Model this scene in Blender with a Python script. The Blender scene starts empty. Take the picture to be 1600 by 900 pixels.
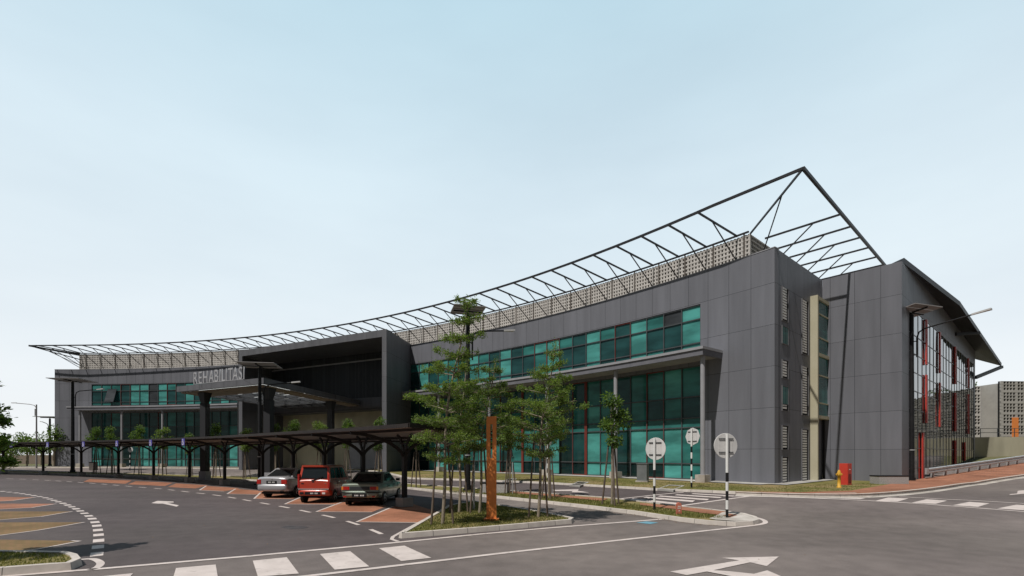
import bpy, bmesh, math, random
import numpy as np
from mathutils import Vector, Matrix
random.seed(7)
R_ = math.radians
scene = bpy.context.scene
COL = scene.collection
# ------------------------------------------------------------------ camera model (used to survey the site from the photograph)
F, HZ, ZC = 760.0, 710.0, 2.2
CX, CY, RA = -60.693, -25.899, 92.086           # circle of the curved facade
TH0, TH1 = R_(35.12), R_(90.95)
def P(px, py, z):
    Y = F*(z-ZC)/(HZ-py); return Vector(((px-800)/F*Y, Y, z))
def arc(s, dr=0.0, z=0.0):
    t = TH0 + s/RA; r = RA+dr
    return Vector((CX+r*math.cos(t), CY+r*math.sin(t), z))
def arcn(s):                                     # outward (towards the forecourt)
    t = TH0 + s/RA; return Vector((-math.cos(t), -math.sin(t), 0))
def s_of(px, dr=0.0):
    k = (px-800)/F; r = RA+dr
    a = k*k+1; b = -2*(k*CX+CY); c = CX*CX+CY*CY-r*r
    t = (-b+math.sqrt(b*b-4*a*c))/2/a
    return (math.atan2(t-CY, k*t-CX)-TH0)*RA
LEND = (TH1-TH0)*RA
ZG, ZT = 0.45, 13.73
A0 = arc(0); A1 = P(1285,438,ZT); B1 = P(1410.5,410.5,ZT); C1 = P(1522,537.5,ZT)
for v in (A1,B1,C1): v.z = 0
B1 = A1 + Vector((A1-A0)).normalized().cross(Vector((0,0,1)))*(B1-A1).length
C1 = B1 + (A1-A0).normalized()*(C1-B1).length
# ------------------------------------------------------------------ terrain
_poly = [arc(s) for s in np.linspace(LEND,0,60)] + [A1,B1,C1]
_PA = np.array([(p.x,p.y) for p in _poly])
def terrain(X, Y):
    X = np.atleast_1d(np.asarray(X,float)); Y = np.atleast_1d(np.asarray(Y,float))
    d = np.full(X.shape, 1e9)
    for i in range(len(_PA)-1):
        ax,ay = _PA[i]; bx,by = _PA[i+1]
        dx,dy = bx-ax, by-ay
        t = np.clip(((X-ax)*dx+(Y-ay)*dy)/(dx*dx+dy*dy),0,1)
        d = np.minimum(d, np.hypot(X-ax-t*dx, Y-ay-t*dy))
    r = np.hypot(X-CX, Y-CY); th = np.arctan2(Y-CY, X-CX)
    d = np.where((r>RA)&(th>TH0)&(th<R_(100)), 0, d)
    d = np.where((Y>66), 0, d)
    t = np.clip((14-d)/8,0,1); z = ZG*t*t*(3-2*t)
    q = (X-27.3)*.872+(Y-32)*.49+2
    q = np.where(X<20, -1, q)
    z = z + .045*np.clip(q,0,45)
    return z
def tz(x, y): return float(terrain(x,y)[0])
def G(px, py, off=0.0):
    k = (px-800)/F; m = (HZ-py)/F
    Ys = np.arange(4, 140, .05)
    h = ZC+m*Ys - terrain(k*Ys, Ys) - off
    i = int(np.argmax(h<0))
    if h[i]>=0: i = len(Ys)-1
    a,b = (h[i-1],h[i]) if i else (1,0)
    Y = Ys[i-1]+.05*a/(a-b) if i else Ys[0]
    return Vector((k*Y, Y, tz(k*Y,Y)+off))
# ------------------------------------------------------------------ materials
MATS = {}
def newmat(name):
    m = bpy.data.materials.new(name); m.use_nodes = True
    MATS[name] = m
    return m, m.node_tree.nodes, m.node_tree.links, m.node_tree.nodes['Principled BSDF']
def rgba(c): return (c[0],c[1],c[2],1)
def ramp(N, pts):
    r = N.new('ShaderNodeValToRGB'); e = r.color_ramp.elements
    while len(e)<len(pts): e.new(.5)
    for el,(p,c) in zip(e,pts): el.position=p; el.color=rgba(c)
    return r
def mat_noise(name, c1, c2, scale=3.0, rough=.8, metallic=0.0, spec=.3, bump=0.0, detail=6, bscale=None, c3=None, scale3=.25, stretch=None, c3r=(.42,.68)):
    m,N,L,b = newmat(name)
    tc = N.new('ShaderNodeTexCoord'); src = tc.outputs['Object']
    if stretch:
        mp = N.new('ShaderNodeMapping'); mp.inputs['Scale'].default_value = stretch
        L.new(src, mp.inputs['Vector']); src = mp.outputs['Vector']
    n = N.new('ShaderNodeTexNoise'); n.inputs['Scale'].default_value = scale; n.inputs['Detail'].default_value = detail
    L.new(src, n.inputs['Vector'])
    r = ramp(N, [(.3,c1),(.7,c2)]); L.new(n.outputs['Fac'], r.inputs['Fac'])
    out = r.outputs['Color']
    if c3:
        n3 = N.new('ShaderNodeTexNoise'); n3.inputs['Scale'].default_value = scale3; n3.inputs['Detail'].default_value = 4
        L.new(src, n3.inputs['Vector'])
        mr = N.new('ShaderNodeMapRange'); mr.inputs[1].default_value=c3r[0]; mr.inputs[2].default_value=c3r[1]
        L.new(n3.outputs['Fac'], mr.inputs[0])
        mx = N.new('ShaderNodeMixRGB'); mx.inputs[2].default_value = rgba(c3)
        L.new(mr.outputs[0], mx.inputs[0]); L.new(out, mx.inputs[1]); out = mx.outputs[0]
    L.new(out, b.inputs['Base Color'])
    b.inputs['Roughness'].default_value = rough; b.inputs['Metallic'].default_value = metallic
    b.inputs['Specular IOR Level'].default_value = spec
    if bump:
        nb = N.new('ShaderNodeTexNoise'); nb.inputs['Scale'].default_value = bscale or scale*4; nb.inputs['Detail'].default_value = 5
        L.new(src, nb.inputs['Vector'])
        bp = N.new('ShaderNodeBump'); bp.inputs['Strength'].default_value = bump; bp.inputs['Distance'].default_value=.02
        L.new(nb.outputs['Fac'], bp.inputs['Height']); L.new(bp.outputs['Normal'], b.inputs['Normal'])
    return m
def mat_panel(name, c, pw, ph, ou=0.0, ov=0.0, jw=.022, rough=.5, spec=.22, var=.12):
    """cladding panels: UV in metres, thin dark joints, small tone differences from panel to panel"""
    m,N,L,b = newmat(name)
    uv = N.new('ShaderNodeUVMap'); sp = N.new('ShaderNodeSeparateXYZ'); L.new(uv.outputs['UV'], sp.inputs[0])
    def M(op, a, b_=None):
        n = N.new('ShaderNodeMath'); n.operation = op
        for i,v in enumerate((a,b_)):
            if v is None: continue
            if isinstance(v,(int,float)): n.inputs[i].default_value = v
            else: L.new(v, n.inputs[i])
        return n.outputs[0]
    cells = []; masks = []
    for ax,step,o in (('X',pw,ou),('Y',ph,ov)):
        q = M('DIVIDE', M('SUBTRACT', sp.outputs[ax], o), step)
        cells.append(M('FLOOR', q))
        fr = M('FRACT', q)
        d = M('MINIMUM', fr, M('SUBTRACT',1.0,fr))
        masks.append(M('LESS_THAN', M('MULTIPLY', d, step), jw/2))
    joint = M('MAXIMUM', masks[0], masks[1])
    cb = N.new('ShaderNodeCombineXYZ'); L.new(cells[0],cb.inputs[0]); L.new(cells[1],cb.inputs[1])
    wn = N.new('ShaderNodeTexWhiteNoise'); L.new(cb.outputs[0], wn.inputs['Vector'])
    tone = M('ADD', M('MULTIPLY', wn.outputs['Value'], var), 1-var/2)
    tc = N.new('ShaderNodeTexCoord'); mp = N.new('ShaderNodeMapping'); mp.inputs['Scale'].default_value=(1.2,1.2,.12)
    L.new(tc.outputs['Object'], mp.inputs['Vector'])
    ns = N.new('ShaderNodeTexNoise'); ns.inputs['Scale'].default_value=1.5; ns.inputs['Detail'].default_value=6
    L.new(mp.outputs[0], ns.inputs['Vector'])
    tone = M('MULTIPLY', tone, M('ADD', M('MULTIPLY', ns.outputs['Fac'], .55), .725))
    mx = N.new('ShaderNodeMixRGB'); mx.blend_type='MULTIPLY'; mx.inputs[0].default_value=1; mx.inputs[1].default_value=rgba(c)
    cc = N.new('ShaderNodeCombineXYZ')
    for i in range(3): L.new(tone, cc.inputs[i])
    L.new(cc.outputs[0], mx.inputs[2])
    m2 = N.new('ShaderNodeMixRGB'); m2.inputs[2].default_value = rgba([x*.3 for x in c])
    L.new(joint, m2.inputs[0]); L.new(mx.outputs[0], m2.inputs[1]); L.new(m2.outputs[0], b.inputs['Base Color'])
    b.inputs['Roughness'].default_value = rough; b.inputs['Specular IOR Level'].default_value = spec
    bp = N.new('ShaderNodeBump'); bp.inputs['Strength'].default_value=.5; bp.inputs['Distance'].default_value=.02; bp.invert=True
    L.new(joint, bp.inputs['Height']); L.new(bp.outputs['Normal'], b.inputs['Normal'])
    return m
def mat_glass(name, c, rough=.04, spec=.6, coat=0.0):
    m,N,L,b = newmat(name)
    tc = N.new('ShaderNodeTexCoord'); n = N.new('ShaderNodeTexNoise'); n.inputs['Scale'].default_value=.9; n.inputs['Detail'].default_value=3
    gm=N.new('ShaderNodeMapping'); gm.inputs['Scale'].default_value=(.45,.45,1.6); L.new(tc.outputs['Object'],gm.inputs['Vector']); L.new(gm.outputs[0], n.inputs['Vector'])
    r = ramp(N, [(.35,[x*.62 for x in c]),(.65,[min(1,x*1.25) for x in c])]); L.new(n.outputs['Fac'], r.inputs['Fac'])
    L.new(r.outputs['Color'], b.inputs['Base Color'])
    ge=N.new('ShaderNodeNewGeometry'); pr_=ramp(N,[(0,(.72,.72,.72)),(1,(1.2,1.2,1.2))]); L.new(ge.outputs['Random Per Island'],pr_.inputs['Fac'])
    mv=N.new('ShaderNodeMixRGB'); mv.blend_type='MULTIPLY'; mv.inputs[0].default_value=1; L.new(r.outputs['Color'],mv.inputs[1]); L.new(pr_.outputs['Color'],mv.inputs[2]); L.new(mv.outputs[0],b.inputs['Base Color'])
    b.inputs['Roughness'].default_value=rough; b.inputs['Specular IOR Level'].default_value=spec
    if coat: b.inputs['Coat Weight'].default_value=coat; b.inputs['Coat Roughness'].default_value=.03
    nb = N.new('ShaderNodeTexNoise'); nb.inputs['Scale'].default_value=.6
    L.new(tc.outputs['Object'], nb.inputs['Vector'])
    bp = N.new('ShaderNodeBump'); bp.inputs['Strength'].default_value=.06; bp.inputs['Distance'].default_value=.05
    L.new(nb.outputs['Fac'], bp.inputs['Height']); L.new(bp.outputs['Normal'], b.inputs['Normal'])
    return m
def mat_brick(name, c1, c2, mortar, w=.2, h=.1, rough=.85):
    m,N,L,b = newmat(name)
    tc = N.new('ShaderNodeTexCoord'); br = N.new('ShaderNodeTexBrick')
    L.new(tc.outputs['Object'], br.inputs['Vector'])
    br.inputs['Color1'].default_value=rgba(c1); br.inputs['Color2'].default_value=rgba(c2); br.inputs['Mortar'].default_value=rgba(mortar)
    br.inputs['Scale'].default_value=1; br.inputs['Brick Width'].default_value=w; br.inputs['Row Height'].default_value=h; br.inputs['Mortar Size'].default_value=.006
    n = N.new('ShaderNodeTexNoise'); n.inputs['Scale'].default_value=.7; n.inputs['Detail'].default_value=7; L.new(tc.outputs['Object'], n.inputs['Vector'])
    r = ramp(N, [(.3,(.62,.6,.55)),(.7,(1.1,1.05,1.0))]); L.new(n.outputs['Fac'], r.inputs['Fac'])
    mx = N.new('ShaderNodeMixRGB'); mx.blend_type='MULTIPLY'; mx.inputs[0].default_value=1
    L.new(br.outputs['Color'], mx.inputs[1]); L.new(r.outputs['Color'], mx.inputs[2]); L.new(mx.outputs[0], b.inputs['Base Color'])
    b.inputs['Roughness'].default_value=rough; b.inputs['Specular IOR Level'].default_value=.2
    return m
def mat_leaf(name, c1, c2):
    m,N,L,b = newmat(name)
    g = N.new('ShaderNodeNewGeometry'); 
    r = ramp(N, [(0,c1),(1,c2)]); L.new(g.outputs['Random Per Island'], r.inputs['Fac'])
    L.new(r.outputs['Color'], b.inputs['Base Color']); b.inputs['Roughness'].default_value=.5; b.inputs['Specular IOR Level'].default_value=.25
    t = N.new('ShaderNodeBsdfTranslucent'); mxc = N.new('ShaderNodeMixRGB'); mxc.blend_type='MULTIPLY'; mxc.inputs[0].default_value=1; mxc.inputs[2].default_value=(1.3,1.35,.6,1)
    L.new(r.outputs['Color'], mxc.inputs[1]); L.new(mxc.outputs[0], t.inputs['Color'])
    mx = N.new('ShaderNodeMixShader'); mx.inputs[0].default_value=.45
    L.new(b.outputs[0], mx.inputs[1]); L.new(t.outputs[0], mx.inputs[2]); L.new(mx.outputs[0], N['Material Output'].inputs['Surface'])
    return m

PANEL = mat_panel('cladding', (.153,.157,.178), 1.35, 2.32, .0, .19)
PANEL_B = mat_panel('cladding_wing', (.153,.157,.178), 1.35, 2.32, .45, .19)
PANEL_DK = mat_panel('cladding_portal', (.12,.122,.134), 1.6, 2.32, .0, .19)
POSTBR = mat_noise('post_brown', (.1,.088,.078), (.15,.132,.118), 2, .8)
LOUVRE_DK = mat_panel('dark_vertical_louvres', (.04,.044,.052), .28, 20, 0, 0, jw=.06, var=.5, rough=.35)
GREY_MET = mat_noise('grey_metal', (.27,.27,.29), (.33,.33,.35), 1.5, .45, 0, .4)
SOFFIT = mat_noise('grey_soffit', (.24,.23,.23), (.3,.29,.29), .8, .7)
GREY_DM = mat_noise('dark_grey_metal', (.13,.13,.15), (.17,.17,.19), 1.5, .5, 0, .3)
SLOTF = mat_noise('slot_frame_grey', (.13,.13,.14), (.16,.16,.17), 2, .6)
STEEL_DK = mat_noise('dark_painted_steel', (.014,.014,.017), (.022,.022,.026), 2, .5, 0, .35)
BLACK = mat_noise('black_paint', (.008,.008,.009), (.016,.016,.018), 4, .5, 0, .3)
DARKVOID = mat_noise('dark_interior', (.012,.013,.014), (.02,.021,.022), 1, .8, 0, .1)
MULL = mat_noise('mullion_metal', (.05,.056,.06), (.075,.08,.085), 2, .4, 0, .4)
REDF = mat_noise('red_painted_frame', (.40,.035,.025), (.5,.05,.035), 2, .5, 0, .35)
MAROON = mat_noise('maroon_frame', (.13,.028,.02), (.17,.035,.028), 2, .5, 0, .3)
BLOCK = mat_noise('vent_block', (.43,.41,.39), (.57,.545,.52), 1.6, .9, 0, .15, .3, 8, 30)
BEIGE = mat_noise('beige_plaster', (.40,.37,.27), (.48,.45,.34), .8, .85, 0, .15, .15, 7, 20, c3=(.33,.31,.235), scale3=.5, stretch=(1,1,.35))
YELLOWB = mat_noise('cream_plaster', (.42,.39,.28), (.47,.44,.33), 1.0, .8, 0, .2)
WOOD = mat_panel('timber_soffit', (.30,.235,.175), 1.2, .3, 0, 0, jw=.02, var=.25, rough=.6)
WHITE_P = mat_noise('white_panel', (.72,.73,.74), (.8,.8,.8), 1, .5)
CONC = mat_noise('concrete', (.34,.33,.315), (.46,.45,.43), 2.2, .9, 0, .15, .3, 8, 25, c3=(.27,.255,.24), scale3=.6)
FROST,_N,_L,_b = newmat('frosted_skylight'); _t=_N.new('ShaderNodeBsdfTranslucent'); _t.inputs['Color'].default_value=(.8,.82,.82,1); _L.new(_t.outputs[0],_N['Material Output'].inputs['Surface'])
KERB = mat_noise('pale_concrete', (.42,.385,.35), (.54,.5,.46), 3, .9, 0, .15, .3, 8, 30, c3=(.3,.27,.24), scale3=1.1)
KERBJ = mat_panel('kerb_concrete', (.5,.455,.415), 1.0, 50, 0, -20, jw=.014, var=.16, rough=.9, spec=.15)
for _nd in KERBJ.node_tree.nodes:
    if _nd.type=='TEX_NOISE': _nd.inputs['Scale'].default_value=4.5
    if _nd.type=='MAPPING': _nd.inputs['Scale'].default_value=(1,1,1)
GRANITE = mat_noise('granite', (.22,.21,.21), (.46,.45,.44), 28, .7, 0, .3)
def mat_asphalt(name,c,warm):
    m,N,L,b=newmat(name); tc=N.new('ShaderNodeTexCoord'); O=tc.outputs['Object']
    def noise(sc,det=5,vec=O,rough=.55):
        n=N.new('ShaderNodeTexNoise'); n.inputs['Scale'].default_value=sc; n.inputs['Detail'].default_value=det; n.inputs['Roughness'].default_value=rough; L.new(vec,n.inputs['Vector']); return n.outputs['Fac']
    def mrange(f,a,b_,c_,d):
        n=N.new('ShaderNodeMapRange'); n.inputs[1].default_value=a; n.inputs[2].default_value=b_; n.inputs[3].default_value=c_; n.inputs[4].default_value=d; L.new(f,n.inputs[0]); return n.outputs[0]
    def mul(a,b_):
        n=N.new('ShaderNodeMath'); n.operation='MULTIPLY'; L.new(a,n.inputs[0]); L.new(b_,n.inputs[1]); return n.outputs[0]
    mp=N.new('ShaderNodeMapping'); mp.inputs['Rotation'].default_value=(0,0,R_(14)); mp.inputs['Scale'].default_value=(.05,.55,1); L.new(O,mp.inputs['Vector'])
    t=mrange(noise(.11,3),.35,.65,.80,1.18)
    t=mul(t,mrange(noise(1.0,6,mp.outputs[0]),.35,.65,.92,1.07))
    t=mul(t,mrange(noise(2.0,7),.3,.7,.86,1.14))
    t=mul(t,mrange(noise(38,3,O,.8),.3,.72,.78,1.24))
    v=N.new('ShaderNodeTexVoronoi'); v.inputs['Scale'].default_value=2.6; L.new(O,v.inputs['Vector'])
    sp_=mrange(v.outputs['Distance'],.018,.03,1,0)
    mx=N.new('ShaderNodeMixRGB'); mx.inputs[1].default_value=rgba(c); mx.inputs[2].default_value=rgba(warm); L.new(mrange(noise(.07,2),.42,.62,0,1),mx.inputs[0])
    cb=N.new('ShaderNodeCombineXYZ'); [L.new(t,cb.inputs[k]) for k in range(3)]
    m2=N.new('ShaderNodeMixRGB'); m2.blend_type='MULTIPLY'; m2.inputs[0].default_value=1; L.new(mx.outputs[0],m2.inputs[1]); L.new(cb.outputs[0],m2.inputs[2])
    m3=N.new('ShaderNodeMixRGB'); m3.inputs[2].default_value=(.42,.39,.36,1); L.new(mul(sp_,mrange(noise(.6,2),.5,.6,0,.7)),m3.inputs[0]); L.new(m2.outputs[0],m3.inputs[1])
    L.new(m3.outputs[0],b.inputs['Base Color']); b.inputs['Roughness'].default_value=.85; b.inputs['Specular IOR Level'].default_value=.25
    bp=N.new('ShaderNodeBump'); bp.inputs['Strength'].default_value=.5; bp.inputs['Distance'].default_value=.015; L.new(noise(60,4),bp.inputs['Height']); L.new(bp.outputs['Normal'],b.inputs['Normal'])
    return m
ASPH = mat_asphalt('asphalt_road',(.145,.122,.115),(.175,.15,.137))
ASPH_LOT = mat_asphalt('asphalt_lot',(.086,.07,.07),(.1,.084,.081))
PAINT = mat_noise('road_paint', (.48,.42,.395), (.6,.53,.5), 2.5, .75, 0, .2, .1, 9, 40, c3=(.24,.205,.19), scale3=5.0, c3r=(.56,.85))
BLUEP = mat_noise('blue_road_paint', (.1,.27,.36), (.18,.32,.38), 3, .8)
BRICK = mat_brick('red_paving', (.39,.18,.115), (.31,.14,.09), (.25,.14,.1))
BRICK_OLD = mat_brick('worn_paving', (.25,.15,.08), (.19,.125,.06), (.12,.125,.05))
GRASS = mat_noise('grass_ground', (.095,.105,.027), (.185,.165,.06), 2.2, .95, 0, .1, .5, 9, 25, c3=(.25,.19,.095), scale3=.5)
SOIL = mat_noise('soil', (.16,.13,.085), (.11,.125,.05), .08, .95, 0, .1)
BLADE = mat_leaf('grass_blade', (.085,.11,.026), (.22,.2,.07))
LEAF_A = mat_leaf('leaf_tiered', (.08,.14,.033), (.21,.275,.08))
LEAF_B = mat_leaf('leaf_round', (.06,.115,.028), (.14,.21,.055))
LEAF_C = mat_leaf('leaf_dark', (.055,.1,.025), (.14,.19,.05))
BARK = mat_noise('bark', (.21,.175,.135), (.31,.265,.21), 9, .95, 0, .1, .6, 6, 40)
STAKE = mat_noise('timber_stake', (.09,.068,.055), (.15,.115,.09), 6, .9)
ORANGE = mat_noise('orange_paint', (.74,.235,.06), (.8,.265,.075), 1.5, .5, 0, .35)
TEALF = mat_noise('lamp_grey', (.5,.5,.5), (.6,.6,.6), 3, .4)
WHITEPAINT = mat_noise('white_gloss_paint', (.68,.68,.67), (.78,.78,.77), 3, .45)
ALU = mat_noise('aluminium_back', (.56,.55,.54), (.64,.63,.62), 2.5, .6, 0, .3)
ROOF_BR = mat_noise('brown_roof_steel', (.018,.014,.013), (.028,.021,.019), 1.5, .6)
ROOF_UN = mat_panel('carport_underside', (.36,.33,.3), .9, 40, 0, 0, jw=.03, var=.1, rough=.7)
POSTM = mat_noise('post_steel', (.014,.012,.012), (.022,.019,.018), 2, .55)
BLUE_S = mat_noise('blue_sign', (.07,.06,.33), (.09,.08,.38), 4, .5)
GALV = mat_noise('galvanised_steel', (.42,.43,.44), (.56,.57,.58), 3, .45, .5, .4)
RED_C = mat_noise('red_cabinet', (.5,.045,.03), (.56,.06,.04), 2, .45)
RED_SHADE = mat_noise('shade_red', (.16,.015,.012), (.2,.02,.015), 2, .45)  # darker copy of the cabinet red, stands in for its shaded side
YEL = mat_noise('hydrant_yellow', (.55,.3,.03), (.62,.36,.05), 5, .5)
TERRA = mat_noise('terracotta_marker', (.42,.13,.09), (.52,.17,.12), 6, .8)
CABIN = mat_noise('cabinet_grey', (.13,.14,.145), (.17,.18,.185), 3, .5)
TYRE = mat_noise('tyre_rubber', (.012,.012,.012), (.02,.02,.02), 10, .85)
RIM = mat_noise('alloy_rim', (.45,.45,.46), (.55,.55,.56), 8, .35, .6)
CHROME = mat_noise('chrome_trim', (.6,.6,.6), (.7,.7,.7), 8, .2, .8)
TAIL = mat_noise('tail_red', (.35,.015,.012), (.45,.02,.018), 20, .15, 0, .5)
AMBER = mat_noise('tail_amber', (.65,.2,.02), (.75,.26,.03), 20, .15, 0, .5)
LAMPW = mat_noise('lamp_clear', (.65,.6,.58), (.75,.7,.68), 20, .15, 0, .5)
CARGLASS = mat_glass('car_glass', (.016,.02,.022), .03, .6)
def carpaint(name, c, metallic=0.0):
    m = mat_noise(name, [x*.95 for x in c], [min(1,x*1.04) for x in c], 1.5, .32, metallic, .5)
    b = m.node_tree.nodes['Principled BSDF']; b.inputs['Coat Weight'].default_value=.7; b.inputs['Coat Roughness'].default_value=.06
    return m
SILVER = carpaint('silver_paint', (.43,.43,.45), .45)
REDCAR = carpaint('red_car_paint', (.43,.042,.018))
GREENCAR = carpaint('greyish_green_paint', (.25,.29,.25), .15)
PALEGREEN = carpaint('pale_green_grey_paint', (.22,.26,.22), .35)
G_DARK = mat_glass('teal_glass_dark', (.017,.066,.066), .03, .5)
G_MID = mat_glass('teal_glass', (.034,.165,.15), .05, .45)
G_BRI = mat_glass('teal_blind_glass', (.075,.30,.272), .09, .35)
G_BLK = mat_glass('black_glass', (.008,.026,.026), .03, .4)
G_GREY = mat_glass('grey_glass', (.05,.055,.06), .05, .35)
G_MIR = mat_glass('mirror_glass', (.02,.035,.035), .015, 1.0, 0)
MATS['mirror_glass'].node_tree.nodes['Principled BSDF'].inputs['IOR'].default_value = 2.3
PALEWALL = mat_panel('pale_screen_wall', (.45,.43,.40), .9, .9, 0, 0, jw=.2, var=.2, rough=.85)
MATS['pale_screen_wall'].node_tree.nodes
SOLAR = mat_noise('solar_cells', (.02,.024,.05), (.03,.035,.07), 5, .2, 0, .5)
PLATE_T = mat_noise('plate_white', (.75,.75,.73), (.8,.8,.78), 10, .5)
LETTER = mat_noise('sign_letter_steel', (.36,.36,.38), (.43,.43,.45), 4, .5, .1)

# ------------------------------------------------------------------ mesh builder
class MB:
    def __init__(s): s.v=[]; s.f=[]; s.m=[]; s.uv=[]; s.sm=[]
    def face(s, pts, mi=0, uv=None, smooth=False):
        b = len(s.v); s.v += [tuple(p) for p in pts]; s.f.append(list(range(b,b+len(pts)))); s.m.append(mi)
        s.uv.append(uv or [(0,0)]*len(pts)); s.sm.append(smooth)
    def grid(s, rows, mi=0, uv=None, smooth=True, closed=False):
        """rows: list of equal-length point rows, shared vertices"""
        b = len(s.v); n = len(rows[0])
        for r in rows: s.v += [tuple(p) for p in r]
        for i in range(len(rows)-1):
            for j in range(n if closed else n-1):
                k = (j+1)%n
                s.f.append([b+i*n+j, b+i*n+k, b+(i+1)*n+k, b+(i+1)*n+j]); s.m.append(mi); s.sm.append(smooth)
                s.uv.append([uv[i][j],uv[i][k],uv[i+1][k],uv[i+1][j]] if uv else [(0,0)]*4)
    def hexa(s, p, mi=0, uvf=None, smooth=False):
        """8 points: bottom 0-3 counter clockwise, top 4-7"""
        for q in ((3,2,1,0),(4,5,6,7),(0,1,5,4),(1,2,6,5),(2,3,7,6),(3,0,4,7)):
            pts = [p[i] for i in q]
            s.face(pts, mi, [uvf(Vector(x)) for x in pts] if uvf else None, smooth)
    def box(s, c, d, mi=0, rot=0.0, uvf=None):
        c = Vector(c); hx,hy,hz = d[0]/2,d[1]/2,d[2]/2
        ca,sa = math.cos(rot),math.sin(rot)
        P8=[]
        for z in (-hz,hz):
            for x,y in ((-hx,-hy),(hx,-hy),(hx,hy),(-hx,hy)):
                P8.append(c+Vector((x*ca-y*sa, x*sa+y*ca, z)))
        s.hexa(P8, mi, uvf)
    def pbox(s, o, e, n, a0, a1, z0, z1, d0, d1, mi=0, uv=True):
        """box on a wall plane: e along, n outward normal"""
        p = lambda a,d,z: Vector((o.x+e.x*a+n.x*d, o.y+e.y*a+n.y*d, z))
        pts = [p(a0,d1,z0),p(a1,d1,z0),p(a1,d0,z0),p(a0,d0,z0),p(a0,d1,z1),p(a1,d1,z1),p(a1,d0,z1),p(a0,d0,z1)]
        s.hexa(pts, mi, (lambda v: ((v-o).x*e.x+(v-o).y*e.y+((v-o).x*n.x+(v-o).y*n.y)*1.0, v.z)) if uv else None)
    def arcbox(s, s0, s1, r0, r1, z0, z1, mi=0, step=.675):
        """curved wall piece between radii offsets r0<r1 (negative = towards forecourt)"""
        n = max(1, math.ceil((s1-s0)/step)); S = [s0+(s1-s0)*i/n for i in range(n+1)]
        for a,b in zip(S,S[1:]):
            q = lambda t,r,z: arc(t,r,z)
            s.face([q(b,r0,z0),q(a,r0,z0),q(a,r0,z1),q(b,r0,z1)], mi, [(b,z0),(a,z0),(a,z1),(b,z1)])
            s.face([q(a,r1,z0),q(b,r1,z0),q(b,r1,z1),q(a,r1,z1)], mi, [(a,z0),(b,z0),(b,z1),(a,z1)])
            s.face([q(b,r0,z1),q(a,r0,z1),q(a,r1,z1),q(b,r1,z1)], mi, [(b,.3),(a,.3),(a,.9),(b,.9)])
            s.face([q(a,r0,z0),q(b,r0,z0),q(b,r1,z0),q(a,r1,z0)], mi, [(a,.3),(b,.3),(b,.9),(a,.9)])
        for t,fl in ((s0,0),(s1,1)):
            pts=[arc(t,r0,z0),arc(t,r1,z0),arc(t,r1,z1),arc(t,r0,z1)]
            s.face(pts if not fl else pts[::-1], mi, [(.3,z0),(.9,z0),(.9,z1),(.3,z1)])
    def beam(s, a, b, w, h, mi=0, up=(0,0,1)):
        a=Vector(a); b=Vector(b); d=(b-a).normalized(); up=Vector(up)
        x = d.cross(up)
        if x.length<1e-4: x = d.cross(Vector((1,0,0)))
        x.normalize(); y = x.cross(d).normalized()
        q=[(-w/2,-h/2),(w/2,-h/2),(w/2,h/2),(-w/2,h/2)]
        s.hexa([a+x*i+y*j for i,j in q]+[b+x*i+y*j for i,j in q], mi)
    def tube(s, pts, radii, n=10, mi=0, caps=True, smooth=True):
        pts=[Vector(p) for p in pts]
        if not isinstance(radii,(list,tuple)): radii=[radii]*len(pts)
        rows=[]; prev=None
        for i,p in enumerate(pts):
            d = (pts[min(i+1,len(pts)-1)]-pts[max(i-1,0)]).normalized()
            if prev is None:
                x = d.cross(Vector((0,0,1))); x = x if x.length>1e-3 else d.cross(Vector((1,0,0)))
            else: x = prev - d*prev.dot(d)
            x.normalize(); prev=x; y=d.cross(x)
            rows.append([p+(x*math.cos(2*math.pi*k/n)+y*math.sin(2*math.pi*k/n))*radii[i] for k in range(n)])
        s.grid(rows, mi, None, smooth, True)
        if caps:
            s.face(rows[0][::-1], mi); s.face(rows[-1], mi)
    def lathe(s, c, prof, n=20, mi=0, axis=(0,0,1), smooth=True):
        c=Vector(c); ax=Vector(axis).normalized()
        x = ax.cross(Vector((0,0,1))); x = x if x.length>1e-3 else Vector((1,0,0))
        x.normalize(); y=ax.cross(x)
        rows=[[c+ax*h+(x*math.cos(2*math.pi*k/n)+y*math.sin(2*math.pi*k/n))*r for k in range(n)] for r,h in prof]
        s.grid(rows, mi, None, smooth, True); s.face(rows[0][::-1],mi); s.face(rows[-1],mi)
    def prism(s, poly, z0, z1, mi=0):
        """vertical prism over a counter clockwise 2-D outline"""
        n=len(poly)
        s.face([(p[0],p[1],z1) for p in poly], mi); s.face([(p[0],p[1],z0) for p in poly][::-1], mi)
        for i in range(n):
            a,b=poly[i],poly[(i+1)%n]
            s.face([(a[0],a[1],z0),(b[0],b[1],z0),(b[0],b[1],z1),(a[0],a[1],z1)], mi)
    def build(s, name, mats, parent=None, world=True, weld=False, bevel=0.0):
        me = bpy.data.meshes.new(name)
        o = bpy.data.objects.new(name, me)
        off = Vector((0,0,0))
        if parent is not None:
            o.parent = parent
            if world:
                p = parent
                while p is not None: off = off+Vector(p.location); p = p.parent
        if not isinstance(mats,(list,tuple)): mats=[mats]
        me.from_pydata([(v[0]-off.x,v[1]-off.y,v[2]-off.z) for v in s.v],[],s.f)
        for m in mats: me.materials.append(m)
        me.polygons.foreach_set('material_index', s.m); me.polygons.foreach_set('use_smooth', s.sm)
        ul = me.uv_layers.new(name='UVMap'); flat=[c for fu in s.uv for uvp in fu for c in uvp]
        ul.data.foreach_set('uv', flat)
        if weld:
            bm=bmesh.new(); bm.from_mesh(me); bmesh.ops.remove_doubles(bm, verts=bm.verts, dist=.0005); bm.to_mesh(me); bm.free()
        me.update()
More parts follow.
